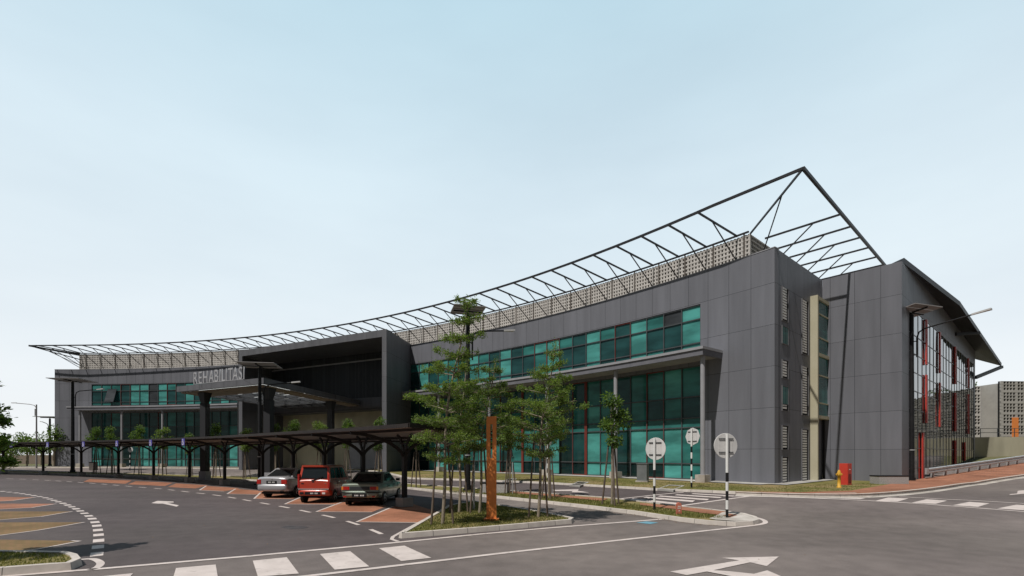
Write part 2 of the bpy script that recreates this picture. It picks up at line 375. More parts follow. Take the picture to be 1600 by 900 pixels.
        if bevel:
            md=o.modifiers.new('bevel','BEVEL'); md.width=bevel; md.segments=3; md.limit_method='ANGLE'
        COL.objects.link(o); return o
def tag(o, label=None, cat=None, group=None, kind=None):
    if label: o['label']=label
    if cat: o['category']=cat
    if group: o['group']=group
    if kind: o['kind']=kind
    return o
def empty(name, loc, label, cat, group=None):
    o=bpy.data.objects.new(name,None); o.location=loc; o.empty_display_size=.3; COL.objects.link(o); return tag(o,label,cat,group)
def children(o): return [c for c in bpy.data.objects if c.parent==o]
def copy_tree(o, parent=None):
    c=o.copy(); COL.objects.link(c); c.parent=parent
    for ch in list(o.children): copy_tree(ch,c)
    return c
def sub(o, off):
    """shift a part that hangs under a part: build() already subtracts the whole chain"""
    return o

# ------------------------------------------------------------------ ground, road, markings
def sheet(name, x0,x1,y0,y1, step, off, mat, keep=None):
    xs=np.arange(x0,x1+.01,step); ys=np.arange(y0,y1+.01,step)
    XX,YY=np.meshgrid(xs,ys); Z=terrain(XX.ravel(),YY.ravel()).reshape(XX.shape)+off
    m=MB(); n=len(xs)
    m.v=[(float(a),float(b),float(c)) for a,b,c in zip(XX.ravel(),YY.ravel(),Z.ravel())]
    for j in range(len(ys)-1):
        for i in range(n-1):
            if keep and not keep(xs[i]+step/2, ys[j]+step/2): continue
            m.f.append([j*n+i,j*n+i+1,(j+1)*n+i+1,(j+1)*n+i]); m.m.append(0); m.sm.append(True); m.uv.append([(0,0)]*4)
    return m.build(name, mat)
g = sheet('ground', -160,120,-30,140,2.0, -.06, SOIL)
bm = bmesh.new(); bm.from_mesh(g.data)
big = 3000                                      # skirt out to the horizon
xs0,xs1,ys0,ys1=-160,120,-30,140
def zr(x,y): return tz(x,y)-.06
mb2=MB()
edge=[(x,ys0) for x in np.arange(xs0,xs1,2.)]+[(xs1,y) for y in np.arange(ys0,ys1,2.)]+[(x,ys1) for x in np.arange(xs1,xs0,-2.)]+[(xs0,y) for y in np.arange(ys1,ys0,-2.)]
n=len(edge)
for i in range(n):
    a,b=edge[i],edge[(i+1)%n]
    fa=lambda p:(p[0]+20,p[1]-55)
    k=30
    A=(a[0]+fa(a)[0]*k,a[1]+fa(a)[1]*k,-1); Bq=(b[0]+fa(b)[0]*k,b[1]+fa(b)[1]*k,-1)
    mb2.face([(a[0],a[1],zr(*a)),(A[0],A[1],A[2]),(Bq[0],Bq[1],Bq[2]),(b[0],b[1],zr(*b))],0,None,True)
base=len(bm.verts)
for f in mb2.f:
    vs=[bm.verts.new(mb2.v[i]) for i in f]
    bm.faces.new(vs)
bm.to_mesh(g.data); bm.free()
tag(g,kind='structure')
def not_building(x,y):
    r=math.hypot(x-CX,y-CY); th=math.atan2(y-CY,x-CX)
    return not (r>RA+1.5 and th>TH0-.02)
road = tag(sheet('road', -70,60,-12,70,1.0, 0, ASPH, lambda x,y: not_building(x,y) and y<66), kind='structure')
LAYER = .005
def drape(name, poly, off, mat, kind='structure', step=1.0, parent=None, side=0.0):
    """a thin sheet laid over the terrain inside a 2-D outline"""
    bm=bmesh.new()
    f=bm.faces.new([bm.verts.new((p[0],p[1],0)) for p in poly])
    if f.normal.z<0 or True:
        bm.normal_update()
        if f.normal.z<0: f.normal_flip()
    xs=[p[0] for p in poly]; ys=[p[1] for p in poly]
    for k in range(math.ceil(min(xs)/step), math.floor(max(xs)/step)+1):
        bmesh.ops.bisect_plane(bm, geom=bm.verts[:]+bm.edges[:]+bm.faces[:], plane_co=(k*step,0,0), plane_no=(1,0,0))
    for k in range(math.ceil(min(ys)/step), math.floor(max(ys)/step)+1):
        bmesh.ops.bisect_plane(bm, geom=bm.verts[:]+bm.edges[:]+bm.faces[:], plane_co=(0,k*step,0), plane_no=(0,1,0))
    bmesh.ops.triangulate(bm, faces=[f for f in bm.faces if len(f.verts)>4])
    bm.verts.ensure_lookup_table()
    Z=terrain([v.co.x for v in bm.verts],[v.co.y for v in bm.verts])
    for v,z in zip(bm.verts,Z): v.co.z=z+off
    me=bpy.data.meshes.new(name); bm.to_mesh(me); bm.free(); me.materials.append(mat)
    o=bpy.data.objects.new(name,me); COL.objects.link(o)
    if kind: o['kind']=kind
    return o
def Gp(pts, off=0): return [G(*p,off) for p in pts]
def smooth(pts, k=6):
    """Catmull-Rom through 2-D/3-D points"""
    pts=[Vector((p[0],p[1],0)) for p in pts]; out=[]
    for i in range(len(pts)-1):
        p0=pts[max(i-1,0)];p1=pts[i];p2=pts[i+1];p3=pts[min(i+2,len(pts)-1)]
        for j in range(k):
            t=j/k; out.append(.5*((2*p1)+(p2-p0)*t+(2*p0-5*p1+4*p2-p3)*t*t+(3*p1-p0-3*p2+p3)*t**3))
    out.append(pts[-1]); return out
def offset(pts, d, closed=False):
    n=len(pts); out=[]
    for i in range(n):
        a=pts[(i-1)%n] if closed or i>0 else pts[i]; b=pts[(i+1)%n] if closed or i<n-1 else pts[i]
        t=Vector((b[0]-a[0],b[1]-a[1],0)).normalized(); out.append(Vector((pts[i][0]-t.y*d, pts[i][1]+t.x*d, 0)))
    return out
def resample(pts, step):
    out=[Vector((pts[0][0],pts[0][1],0))]; 
    for a,b in zip(pts,pts[1:]):
        a=Vector((a[0],a[1],0)); b=Vector((b[0],b[1],0)); n=max(1,math.ceil((b-a).length/step))
        out += [a+(b-a)*(j+1)/n for j in range(n)]
    return out
def strip_mb(m, pts, w, off, mi=0):
    pts=resample(pts,.5); L=offset(pts,w/2); Rr=offset(pts,-w/2)
    zl=terrain([p.x for p in L],[p.y for p in L])+off; zr_=terrain([p.x for p in Rr],[p.y for p in Rr])+off
    m.grid([[ (p.x,p.y,z) for p,z in zip(Rr,zr_)],[(p.x,p.y,z) for p,z in zip(L,zl)]][::-1], mi, None, False)
def dashes(m, pts, w, off, dash, gap):
    pts=resample(pts,.1); acc=0; cur=[]
    for a,b in zip(pts,pts[1:]):
        ph=acc%(dash+gap)
        if ph<dash: cur.append(a)
        elif len(cur)>1: strip_mb(m,cur,w,off); cur=[]
        else: cur=[]
        acc+=(b-a).length
    if len(cur)>1: strip_mb(m,cur,w,off)
def kerb_run(m, pts, w, h, closed=False, mi=0, seg=None):
    """kerb swept along a line (left side inwards), sloped front"""
    pts=[Vector((p[0],p[1],0)) for p in pts]
    q=resample(pts+([pts[0]] if closed else []),.6)
    if closed: q=q[:-1]
    inn=offset(q,w,closed); inn2=offset(q,.035,closed)
    z0=terrain([p.x for p in q],[p.y for p in q])
    rows=[[],[],[],[]]
    for p,a,b,z in zip(q,inn2,inn,z0):
        rows[0].append((p.x,p.y,z-.05)); rows[1].append((a.x,a.y,z+h)); rows[2].append((b.x,b.y,z+h)); rows[3].append((b.x,b.y,z-.05))
    d=[0.0]
    for a,b in zip(q,q[1:]): d.append(d[-1]+(b-a).length)
    m.grid(rows,mi,[[(t,k*.1) for t in d] for k in range(4)],False,closed)
    return inn
def reorient(p):
    A=sum(p[i][0]*p[(i+1)%len(p)][1]-p[(i+1)%len(p)][0]*p[i][1] for i in range(len(p)))
    return p if A>0 else p[::-1]

# darker asphalt of the car park, left of the long edge line
lotpx=[(-120,905),(50,897),(160,889),(400,868),(610,849),(750,835),(897,819),(850,801),(740,783),(637,763),(400,751),(240,744.5),(127,741),(0,738.5)]
lot = [G(*p) for p in lotpx] + [Vector((-95,62,0)), Vector((-95,8,0))]
drape('parking_lot', reorient(lot), LAYER, ASPH_LOT)
drive_px=[(637,757),(750,765.5),(850,772.5),(950,780),(1045,792),(1176,775.3),(1125,771),(1030,767),(957,762),(850,755.5),(637,748.5)]
drape('driveway', reorient([G(*p) for p in drive_px]), LAYER*.8, ASPH_LOT)

mk=MB(); O2=LAYER*2
# long edge line, second line and the white line round the nose
edgeA=[G(*p) for p in [(-60,906),(50,897.5),(160,889),(400,868.5),(610,849),(750,835),(850,826),(950,818),(1036,811.5)]]
strip_mb(mk, edgeA, .16, O2)
edgeB=[G(*p) for p in [(440,905),(500,898.5),(775,866),(850,857.5),(1000,841),(1100,830),(1150,824.5),(1180,821),(1195,817.5),(1193,813),(1178,808.5),(1150,804.5),(1110,799),(1062,793.5)]]
eb=edgeB[:7]+smooth(edgeB[6:],5)
strip_mb(mk, eb, .15, O2)
for q in ([(592,856.5),(632,852.5),(674,871.5),(627,876.5)],[(500,865.5),(547,861),(577,885),(523,890)],[(395,876),(448,870.5),(467,896),(403,901)],
          [(275,887.5),(337,882),(341,905),(268,911)],[(158,900.5),(208,895.5),(188,918),(130,926)]):
    p=reorient([G(*a,O2) for a in q]); mk.face(p,0)
for q in ([(1047,893),(1155,875.5),(1128,871.5),(1217,869.5),(1198,884.5),(1172,878.5),(1112,891.5),(1073,898.5)],
          [(1105,893),(1111,890.6),(1140,892.5),(1178,896.5),(1199,891),(1245,911),(1190,915),(1160,903.5)]):
    p=reorient([G(*a,O2+.004*(q[0][0]==1105)) for a in q]); mk.face(p,0)
p=reorient([G(*a,O2) for a in [(236.5,786),(246,782.5),(271,783.6),(271.5,785),(261,785.6),(279.5,789.5),(276,791.5),(254,786.8),(247,786.8)]]); mk.face(p,0)
inner=[G(*p) for p in [(-60,762),(-20,765.5),(13,769),(34,771.5),(52,774.5),(71,778),(87,783),(102,788),(116,794),(129.5,801),(142,809),(150,819),(153.5,831.5),(154,847.5),(150,875)]]
dashes(mk, smooth(inner,6), .22, O2, .62, .5)
outerd=[G(*p) for p in [(10,748),(62,750),(112,753),(160,756.5),(207,760.5),(251,764),(299,769.5),(345,775),(397,784),(452,794),(485,801),(521,809),(556,819),(592,833),(603,839)]]
dashes(mk, smooth(outerd,5), .13, O2, 1.15, 1.0)
strip_mb(mk, [G(*p) for p in [(692,797),(650,819),(614,839),(612,843),(622,846.5)]], .1, O2)
strip_mb(mk, smooth([G(*p) for p in [(124,875),(145,874),(157,880),(152,887),(140,891)]],4), .13, O2)
# crosswalk over the driveway and the crossing on the right
strip_mb(mk,[G(940,782.5),G(1068,769.5)],.14,O2); strip_mb(mk,[G(1043,793.5),G(1175,775.5)],.16,O2)
for q in ([(961,782.5),(966,780.5),(1040,788.5),(1037,791)],[(984,780.5),(989,778.5),(1062,786),(1059,788.6)],[(1005,777.8),(1010,776.2),(1086,782),(1082,784.4)],
          [(1027,775.6),(1032,774.2),(1108,779.6),(1105,781.6)],[(1054,773.6),(1058,772.4),(1128,776.6),(1125,778.2)],[(1080,771.8),(1083,770.8),(1148,774.4),(1146,775.8)]):
    mk.face(reorient([G(*a,O2+.006) for a in q]),0)
strip_mb(mk,[G(1130,775.5),G(1200,776.5),G(1290,779.5),G(1400,785),G(1500,792),G(1640,803)],.14,O2)
strip_mb(mk,[G(1405,776.5),G(1480,780.5),G(1640,789.5)],.12,O2)
for q in ([(1366,783),(1388,777.3),(1420,778.8),(1402,783.8)],[(1424,785.5),(1448,780),(1480,782.2),(1462,787.2)],[(1488,789.5),(1515,784),(1546,786.5),(1528,792)],[(1558,794.5),(1588,788.5),(1640,792.5),(1630,799)],
          [(1312,778.8),(1332,774.8),(1364,775.6),(1344,780)]):
    mk.face(reorient([G(*a,O2) for a in q]),0)
mk.face(reorient([G(*a,O2) for a in [(1576,773.5),(1592,766.5),(1612,765.5),(1607,768.2),(1640,768.5),(1640,772),(1598,771.5)]]),0)
mk.face(reorient([G(*a,O2) for a in [(863,765.5),(904,764.4),(903,766.8),(921,769.6),(893,768.8),(895,767.2),(866,767)]]),0)
tag(mk.build('road_markings', PAINT), kind='structure')
tag(drape('blue_marking', reorient([G(*a) for a in [(994,817),(1010,815),(1029,817),(1016,819.3)]]), O2, BLUEP), kind='structure')

drape('oil_stain', reorient([G(*p) for p in [(438,824),(450,821.5),(470,822),(483,824),(474,826.5),(452,827)]]), LAYER*1.5, mat_noise('oil_stain',(.03,.026,.027),(.06,.05,.05),3,.6,c3=(.075,.063,.063),scale3=1.5))
# red paved parking bays
bays=[[(557,816),(654,817),(686,801),(640,786),(614,792)],[(494,800),(581,800.5),(605,791),(545,781)],[(445,788),(525,788.5),(542,780),(470,777)],
      [(397,779.5),(457,780),(470,774),(407,770)],[(355,772),(400,773),(420,768),(368,764)],[(312,766),(350,768),(375,763),(322,759.5)],[(262,761),(305,763.5),(325,758.5),(275,755.5)],
      [(200,757),(258,759.5),(270,754.5),(212,752)],[(130,753),(196,756),(206,751),(140,748.5)]]
for i,b in enumerate(bays):
    w=[G(*p) for p in b]
    drape('red_paved_bay', reorient(w), LAYER*1.8, BRICK)
lm=MB()
for i,b in enumerate(bays[:6]):
    w=[G(*p) for p in b]
    strip_mb(lm,[w[-1],w[0],w[1]],.09,LAYER*2.6)
bl=[[(-40,776.5),(57,777),(20,782.5),(-40,786)],[(-40,787),(88,787.5),(50,793.5),(-40,798)],[(-40,799.5),(113,799.5),(65,807.5),(-40,816)],[(-40,816.5),(132,816.5),(60,829),(0,837),(-40,840)],[(-40,843),(112,845.5),(125,846),(60,858.5),(-40,872)]]
for i,b in enumerate(bl):
    w=[G(*p) for p in b]
    drape('red_paved_bay', reorient(w), LAYER*1.8, BRICK_OLD if i>1 else BRICK)
    strip_mb(lm,[G(*p) for p in b[1:]],.08,LAYER*2.6)
tag(lm.build('bay_lines', PAINT),kind='structure')

# kerbed islands: median, tree island, corner island
def island(pts, h, w, kname, gname, gmat=GRASS):
    pts=reorient(pts); m=MB(); inn=kerb_run(m,pts,w,h,True)
    k=tag(m.build(kname,KERBJ),kind='structure')
    gobj=drape(gname, resample(offset(pts,w-.01,True)+[offset(pts,w-.01,True)[0]],3)[:-1], h-.025, gmat)
    return inn
med_px=[(0,739.5),(127,742),(240,745.5),(400,752),(520,758),(637,764.5),(750,776),(850,787),(920,795),(987,803.5),(1062,815),(1105,820),(1150,822.5),(1178,821),(1188,817.5),(1184,813),(1165,807.5),(1132,803),(1100,799),(1062,795),(950,780.8),(850,773.2),(750,766),(637,757.8),(520,752),(400,746.8),(240,741.5),(127,739),(0,737)]
med=[G(*p) for p in med_px]
island(med,.13,.16,'median_kerb','median_grass')
isl=[G(*p) for p in [(622,841),(628,841.8),(760,831),(894,818.5),(898,815),(845,804),(740,786.5),(700,794)]]
island(isl,.14,.16,'island_kerb','island_grass')
cor=[G(*p) for p in [(-260,869),(0,869.5),(107,871.5),(124,876),(130,883.5),(112,891.5),(40,897.5),(-260,922)]]
island(cor,.15,.16,'corner_kerb','corner_grass')
def region(px, off, mat, name): return drape(name, reorient([G(*p) for p in px]), off, mat)
region([(1000,790.5),(1062,796.5),(1130,804.5),(1150,809.5),(1140,812.5),(1090,806),(1062,801.5),(1000,794)], .128, BRICK, 'median_paving')
region([(780,769.5),(850,775),(950,783.5),(940,787),(850,778),(800,774)], .126, BRICK, 'median_paving')

region([(1128,806.5),(1142,805.2),(1164,808.5),(1182,813.5),(1185,817),(1176,819.8),(1150,820.5),(1118,818.2),(1108,816.2)], .131, KERB, 'median_nose')
region([(1130,811.5),(1140,808.5),(1152,811),(1140,815)], .136, BRICK, 'median_paving')
# verge and apron in front of the curved facade
back_px=[(637,748.5),(740,751.5),(850,756),(957,762.5),(1030,767),(1125,771),(1200,774.5),(1270,776),(1340,774.5)]
back=[G(*p) for p in back_px]
bk2=[arc(s,-3.6) for s in np.linspace(LEND+20, s_of(637)+1.5, 40)]
bk_all=[Vector((p.x,p.y,0)) for p in bk2]+[Vector((p.x,p.y,0)) for p in back]
m=MB(); kerb_run(m,bk_all,.16,.12); tag(m.build('verge_kerb',KERBJ),kind='structure')
inn=offset(bk_all,.15)
verge=[p for p in inn]+[Vector((24.8,28.0,0)),B1+Vector((.3,.2,0)),A1+Vector((.2,.2,0)),A0]+[arc(s,.1) for s in np.linspace(0.5,LEND+20,60)]
drape('verge_grass', reorient(verge), .10, GRASS)
m=MB()
aps=[arc(s,-.75) for s in np.linspace(LEND+18,0.0,70)]
strip_mb(m,aps,1.7,.135)
eA=(A1-A0).normalized(); nA=Vector((eA.y,-eA.x,0))
strip_mb(m,[A0-eA*.8+nA*.4,A1-eA*.6+nA*.4],1.0,.139)
tag(m.build('pavement',CONC),kind='structure')
# brick footpath, kerb and gutter climbing to the right
kb=[G(*p) for p in [(1150,773.2),(1250,776.5),(1330,776.8),(1380,774.5),(1425,770.5),(1470,764.8),(1510,758.5),(1550,752.5),(1600,745),(1650,738)]]
kb=smooth(kb,3)
rail_a=Vector((27.0,31.6,0)); rail_b=Vector((43.3,41,0))
rd=(rail_b-rail_a).normalized()
pb=[G(1150,771.8),G(1250,773.2),G(1330,770.5),G(1385,760.5),G(1418,753.5)]+[rail_a+rd*t+Vector((-.1,.2,0)) for t in (1.5,5,10,15,19,26,34)]
path_poly=[Vector((p.x,p.y,0)) for p in kb]+[Vector((p.x,p.y,0)) for p in pb[::-1]]
drape('footpath', reorient(path_poly), .115, BRICK)
m=MB(); kerb_run(m,[Vector((p.x,p.y,0)) for p in kb],.18,.13); tag(m.build('footpath_kerb',KERBJ),kind='structure')
m=MB(); strip_mb(m,offset(kb,-.2),.36,LAYER*1.5); tag(m.build('gutter',KERB),kind='structure')
kb_out=offset(kb,.0)
# grass blades
def blades(name, polys_n, hmin=.03, hmax=.075, offs=.1):
    m=MB()
    for poly,n_ in polys_n:
        xs=[p[0] for p in poly]; ys=[p[1] for p in poly]
        def inside(x,y):
            c=False; j=len(poly)-1
            for i in range(len(poly)):
                xi,yi=poly[i][0],poly[i][1]; xj,yj=poly[j][0],poly[j][1]
                if (yi>y)!=(yj>y) and x<(xj-xi)*(y-yi)/(yj-yi)+xi: c=not c
                j=i
            return c
        pts=[]
        while len(pts)<n_:
            x=random.uniform(min(xs),max(xs)); y=random.uniform(min(ys),max(ys))
            if inside(x,y): pts.append((x,y))
        Z=terrain([p[0] for p in pts],[p[1] for p in pts])
        for (x,y),z in zip(pts,Z):
            a=random.uniform(0,6.283); w=random.uniform(.008,.016); h=random.uniform(hmin,hmax); l=random.uniform(-.04,.04); l2=random.uniform(-.04,.04)
            z+=offs
            m.face([(x-w*math.cos(a),y-w*math.sin(a),z),(x+w*math.cos(a),y+w*math.sin(a),z),(x+l,y+l2,z+h)],0)
    return tag(m.build(name,BLADE),kind='stuff')
med_r=reorient(med); isl_r=reorient(isl); cor_r=reorient(cor)
front_med=[p for p in offset(med_r,.2,True)]
blades('grass_tufts',[(offset(isl_r,.2,True),9000),(offset(cor_r,.2,True),4500)],.03,.08,.11)
medright=[G(*p) for p in [(700,771.5),(850,785),(987,801),(1062,812),(1120,816.5),(1140,813),(1062,803),(950,787),(850,779),(750,768)]]
blades('grass_tufts',[(medright,8000)],.04,.11,.1)
vr=[G(*p) for p in [(640,747.5),(850,755),(957,761.5),(1030,766),(1125,770),(1250,774.5),(1330,770),(1385,757),(1290,759.5),(1210,764),(1120,759),(1000,753),(850,749),(640,743.5)]]
blades('grass_tufts',[(vr,9000)],.02,.055,.1)

m=MB(); LIT=mat_leaf('dry_leaf',(.16,.08,.035),(.3,.19,.09))
lit=resample([G(*p) for p in [(850,788),(920,796.5),(987,805),(1062,816.5),(1120,822)]],.05)
for i in range(260):
    p=random.choice(lit)+Vector((random.gauss(0,.12),-abs(random.gauss(0,.10)),0)); a=random.uniform(0,6.28); L_=random.uniform(.02,.06); z=tz(p.x,p.y)+.012
    d=Vector((math.cos(a),math.sin(a),random.uniform(0,.3))); x=Vector((-d.y,d.x,0)); c=Vector((p.x,p.y,z)); m.face([c,c+d*L_*.5+x*L_*.3,c+d*L_,c+d*L_*.5-x*L_*.3])
for i in range(170):
    x_=random.uniform(-14,16); y_=random.uniform(9.5,26); 
    a=random.uniform(0,6.28); L_=random.uniform(.02,.05); c=Vector((x_,y_,tz(x_,y_)+.014)); d=Vector((math.cos(a),math.sin(a),.2)); x=Vector((-d.y,d.x,0)); m.face([c,c+d*L_*.5+x*L_*.3,c+d*L_,c+d*L_*.5-x*L_*.3])
tag(m.build('leaf_litter',LIT),kind='stuff')

# ------------------------------------------------------------------ the hospital building
bc = arc(30, 6)
B = empty('hospital_building', (bc.x,bc.y,ZG), 'long dark grey building with a concave curved front and teal windows', 'building')
Z_SILL, Z_HEAD, Z_CT, Z_CB = 8.8, 11.72, 8.52, 8.0
sR = s_of(1094.5); sCan = s_of(1127); sBoxR = s_of(640); sBoxL = s_of(371); sL = s_of(143)
FR,FL = P(604,514,13.89), P(373,548,13.89)
BR = arc(sBoxR,.3,13.89); BL = FL + (BR-FR)*1.15
m=MB()
m.arcbox(0,LEND,0,.4,Z_HEAD,ZT)
m.arcbox(0,sR,0,.4,.2,Z_HEAD)
m.arcbox(sR,sBoxR,0,.4,7.86,Z_SILL)
m.arcbox(sBoxL,sL,0,.4,7.86,Z_SILL)
m.arcbox(sL,LEND,0,.4,.2,Z_HEAD)
m.arcbox(sR,sBoxR,0,.4,.2,.58); m.arcbox(sBoxL,sL,0,.4,.2,.58)
m.build('facade_wall',PANEL,B)
m=MB(); m.arcbox(-.01,LEND+.02,-.02,.5,ZT,ZT+.05); m.build('parapet_cap',GREY_MET,B)
m=MB(); m.arcbox(4.0,LEND-.5,.42,11.5,ZT-.6,ZT-.4,step=3); m.build('roof',CONC,B)
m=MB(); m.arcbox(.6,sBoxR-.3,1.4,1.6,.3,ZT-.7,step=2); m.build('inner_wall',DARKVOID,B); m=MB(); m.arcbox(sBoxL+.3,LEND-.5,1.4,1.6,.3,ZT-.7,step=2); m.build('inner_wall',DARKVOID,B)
# side walls
def side(name,a,b,n,th=.4,z1=ZT,mat=PANEL_B,flip=0):
    e=(b-a).normalized(); m=MB(); m.pbox(a,e,n,0,(b-a).length,.2,z1,-th,0); return m.build(name,mat,B)
nB=-eA
eB=(B1-A1).normalized(); eC=(C1-B1).normalized(); nC=nA
LA=(A1-A0).length; LB=(B1-A1).length; LC=(C1-B1).length
m=MB(); m.pbox(A0,eA,nA,.42,LA,.2,ZT+.01,-.4,0); m.build('side_wall',PANEL_B,B)
m=MB(); m.pbox(A1,eB,nB,.003,LB-.003,.2,ZT+.02,-.4,0); m.build('wing_front_wall',PANEL_B,B)
Zg=11.5
m=MB(); m.pbox(B1,eC,nC,.003,LC,Zg,ZT,-.4,0); m.pbox(B1,eC,nC,.003,2.0,.2,Zg,-.4,0); m.pbox(B1,eC,nC,LC-1.0,LC,.2,Zg,-.4,0); m.build('wing_side_wall',PANEL_B,B)
m=MB(); wr=[A1+nC*0-eB*0, B1-nC*.4+eC*.4, C1-nC*.4-eC*.3, C1-nC*(LB+8), A1-nC*8+eC*.4]
m.prism([(p.x,p.y) for p in reorient([A1+eC*.45, B1-nC*.45+eC*.45, C1-nC*.45-eC*.1, C1-nC*16-eC*.1, A1-nC*10+eC*.45])],ZT-.5,ZT-.3); m.build('wing_roof',CONC,B)
m=MB(); q=C1-eC*.2; m.pbox(q,-nC,eC,0,16,.2,ZT,-.3,0); m.build('end_wall',PANEL_B,B)

# windows
def win_bay(s0,s1,rows,pats,red=False,maroon=False,name='window',open_=None,sub=None):
    fm=MB(); fw=.035
    fmat=[MULL, MAROON]
    mi = 1 if maroon else 0
    za,zb=rows[0],rows[-1]
    fm.arcbox(s0,s0+fw,.02,.16,za,zb,mi,2); fm.arcbox(s1-fw,s1,.02,.16,za,zb,mi,2)
    for i,z in enumerate(rows):
        h=.035
        zz0=z-h if 0<i<len(rows)-1 else (z if i==0 else z-2*h)
        fm.arcbox(s0+fw,s1-fw,.03,.15,zz0,zz0+2*h,mi if i in(0,len(rows)-1) else 0,2)
    if red: fm.arcbox(s0-.06,s0-.002,-.03,.16,za,zb,1,2)
    f=fm.build(name,fmat,B)
    pm=MB()
    for i,(z0,z1) in enumerate(zip(rows,rows[1:])):
        j=[random.uniform(-.006,.006) for _ in range(4)]
        a,b=s0+fw,s1-fw
        pm.face([arc(b,.1+j[0],z0),arc(a,.1+j[1],z0),arc(a,.1+j[2],z1),arc(b,.1+j[3],z1)],pats[i])
    pm.build('pane',GL,f)
    return f
GL=[G_DARK,G_MID,G_BRI,G_BLK,G_GREY]
def up_rows(): return [Z_SILL,9.3,10.8,Z_HEAD]
LOW=[.58,1.6,3.94,4.54,5.9,7.86]
patU=[(2,2,2),(0,0,4),(1,0,1),(2,2,2),(0,0,0),(0,0,1),(2,2,2),(0,0,0),(1,0,1),(2,2,2),(2,1,2),(0,0,1),(0,0,0),(2,2,2),(0,0,0),(2,2,1),(2,2,2),(0,0,0),(1,1,1),(2,1,2),(0,0,0),(2,2,2),(0,0,1),(1,1,1)]
patL=[(1,1,1,0,1),(2,2,1,1,2),(3,1,1,0,1),(3,2,1,1,1),(3,0,1,0,0),(2,1,1,1,1),(2,2,1,2,1),(3,0,1,1,0),(3,3,1,0,0),(2,2,1,1,1),(3,0,1,0,1),(3,1,1,1,1),(2,1,1,1,0),(3,0,1,0,0)]
nb=max(1,round((sBoxR-sR)/1.35)); w=(sBoxR-sR)/nb
for i in range(nb):
    a=sR+i*w; b=a+w
    win_bay(a,b,up_rows(),patU[i%len(patU)],red=False,maroon=i in(4,9,10,17))
    low=list(LOW)
    win_bay(a,b,low,patL[i%len(patL)],maroon=i in(2,7,13),name='glazing_bay')
nb2=round((sL-sBoxL)/1.35); w2=(sL-sBoxL)/nb2
patU2=[(0,0,1),(2,2,1),(0,0,0),(2,2,2),(1,0,1),(2,2,2),(0,0,0),(0,0,1),(2,2,2),(4,4,4),(2,2,2),(2,2,2),(0,0,0),(1,0,1),(1,0,1),(1,0,1),(1,1,1)]
for i in range(nb2):
    a=sBoxL+i*w2; b=a+w2
    win_bay(a,b,up_rows(),patU2[i%len(patU2)],maroon=(nb2-i) in(4,9))
    win_bay(a,b,LOW,random.choice([(0,0,0,0,0),(2,1,1,0,0),(3,3,0,0,0),(1,1,1,0,1),(2,2,1,1,0)]),maroon=(nb2-i) in(3,8),name='glazing_bay')
# red fins between bays
for px,zz in ((1383.5-440,0),(944,0),(828,0),(689,0)):
    pass
for i in (7,12):
    a=sR+i*w
    m=MB(); m.arcbox(a-.12,a+.12,-.02,.02,.6,7.86,0,2); m.build('maroon_fin',MAROON,B)
a=s_of(176)
m=MB()
for s0 in (a-.65,):
    p0=arc(s0,-.02,11.0); p1=arc(s0+1.3,-.02,11.0); n_=arcn(a)
    q0=p0+n_*.55-Vector((0,0,1.75)); q1=p1+n_*.55-Vector((0,0,1.75)); t=Vector((0,0,.05))+n_*.04
    m.hexa([q1,q0,q0+t,q1+t,p1,p0,p0+t,p1+t])
m.build('open_sash',G_GREY,B)

# perforated block screen on the roof
RS=3.26; ZS0,ZS1=ZT-.4,16.5
sS0=3.1; sS1=s_of(125,RS)
m=MB()
m.arcbox(sS0,sS1,RS+.3,RS+.42,ZS0,ZS1-.05,1,1.2)
hs=np.arange(ZS0+.1,ZS1+.01,.275)
for z in hs: m.arcbox(sS0,sS1,RS-.06,RS+.12,float(z)-.105,float(z),0,1.0)
k=int((sS1-sS0)/.235)
for i in range(k+1):
    s=sS0+(sS1-sS0)*i/k
    p=arc(s,RS+.03); t=TH0+s/RA
    m.box((p.x,p.y,(ZS0+ZS1)/2),(.16,.12,ZS1-ZS0),0,t)
cS=arc(sS0,RS); dS=eA
L2=8.5
nS=nA
m.pbox(cS,dS,nS,.1,L2,ZS0,ZS1-.05,-.4,-.3,1)
for z in hs: m.pbox(cS,dS,nS,.0,L2,float(z)-.085,float(z),-.14,.062,0)
for i in range(int(L2/.235)): m.pbox(cS,dS,nS,i*.235,i*.235+.105,ZS0,ZS1,-.11,.045,0)
m.build('block_screen',[BLOCK,DARKVOID],B)
for i in range(int((sS1-sS0)/2.07)+1):
    s=sS0+.3+i*2.07
    if s>sS1: break
    m=MB(); m.arcbox(s-.04,s+.04,RS-.13,RS-.065,ZS0,ZS1+.05,0,2); m.build('screen_post',POSTBR,B)

# open steel frame on the roof
ZF=16.67; RF=-1.67
tip=P(1255,263,ZF); tipL=P(45,540,ZF)
sF0=s_of(1090,RF)-1.0
pts=[tip]+[arc(s,RF,ZF) for s in np.linspace(sF0,LEND-3,70)]+[tipL]
m=MB()
for a_,b_ in zip(pts,pts[1:]): m.beam(a_,b_,.1,.14)
sideDir=(P(1383,415,ZF)-tip).normalized(); sideEnd=tip+sideDir*20; m.beam(tip,sideEnd,.13,.18)
m.build('edge_beam',STEEL_DK,B)
m=MB()
for a_,b_ in zip(np.linspace(sS0,sS1,60)[:-1],np.linspace(sS0,sS1,60)[1:]): m.beam(arc(a_,RS-.1,ZS1+.12),arc(b_,RS-.1,ZS1+.12),.1,.1)
m.build('chord_beam',STEEL_DK,B)
def rib(po,pi,foot,name='frame_rib'):
    m=MB(); m.beam(po,pi,.075,.11); k=po+(pi-po)*.34; m.beam(k,foot,.055,.065); return m.build(name,STEEL_DK,B)
nr=int((sS1+1-sF0)/2.07)
sr0=s_of(1090,RF)
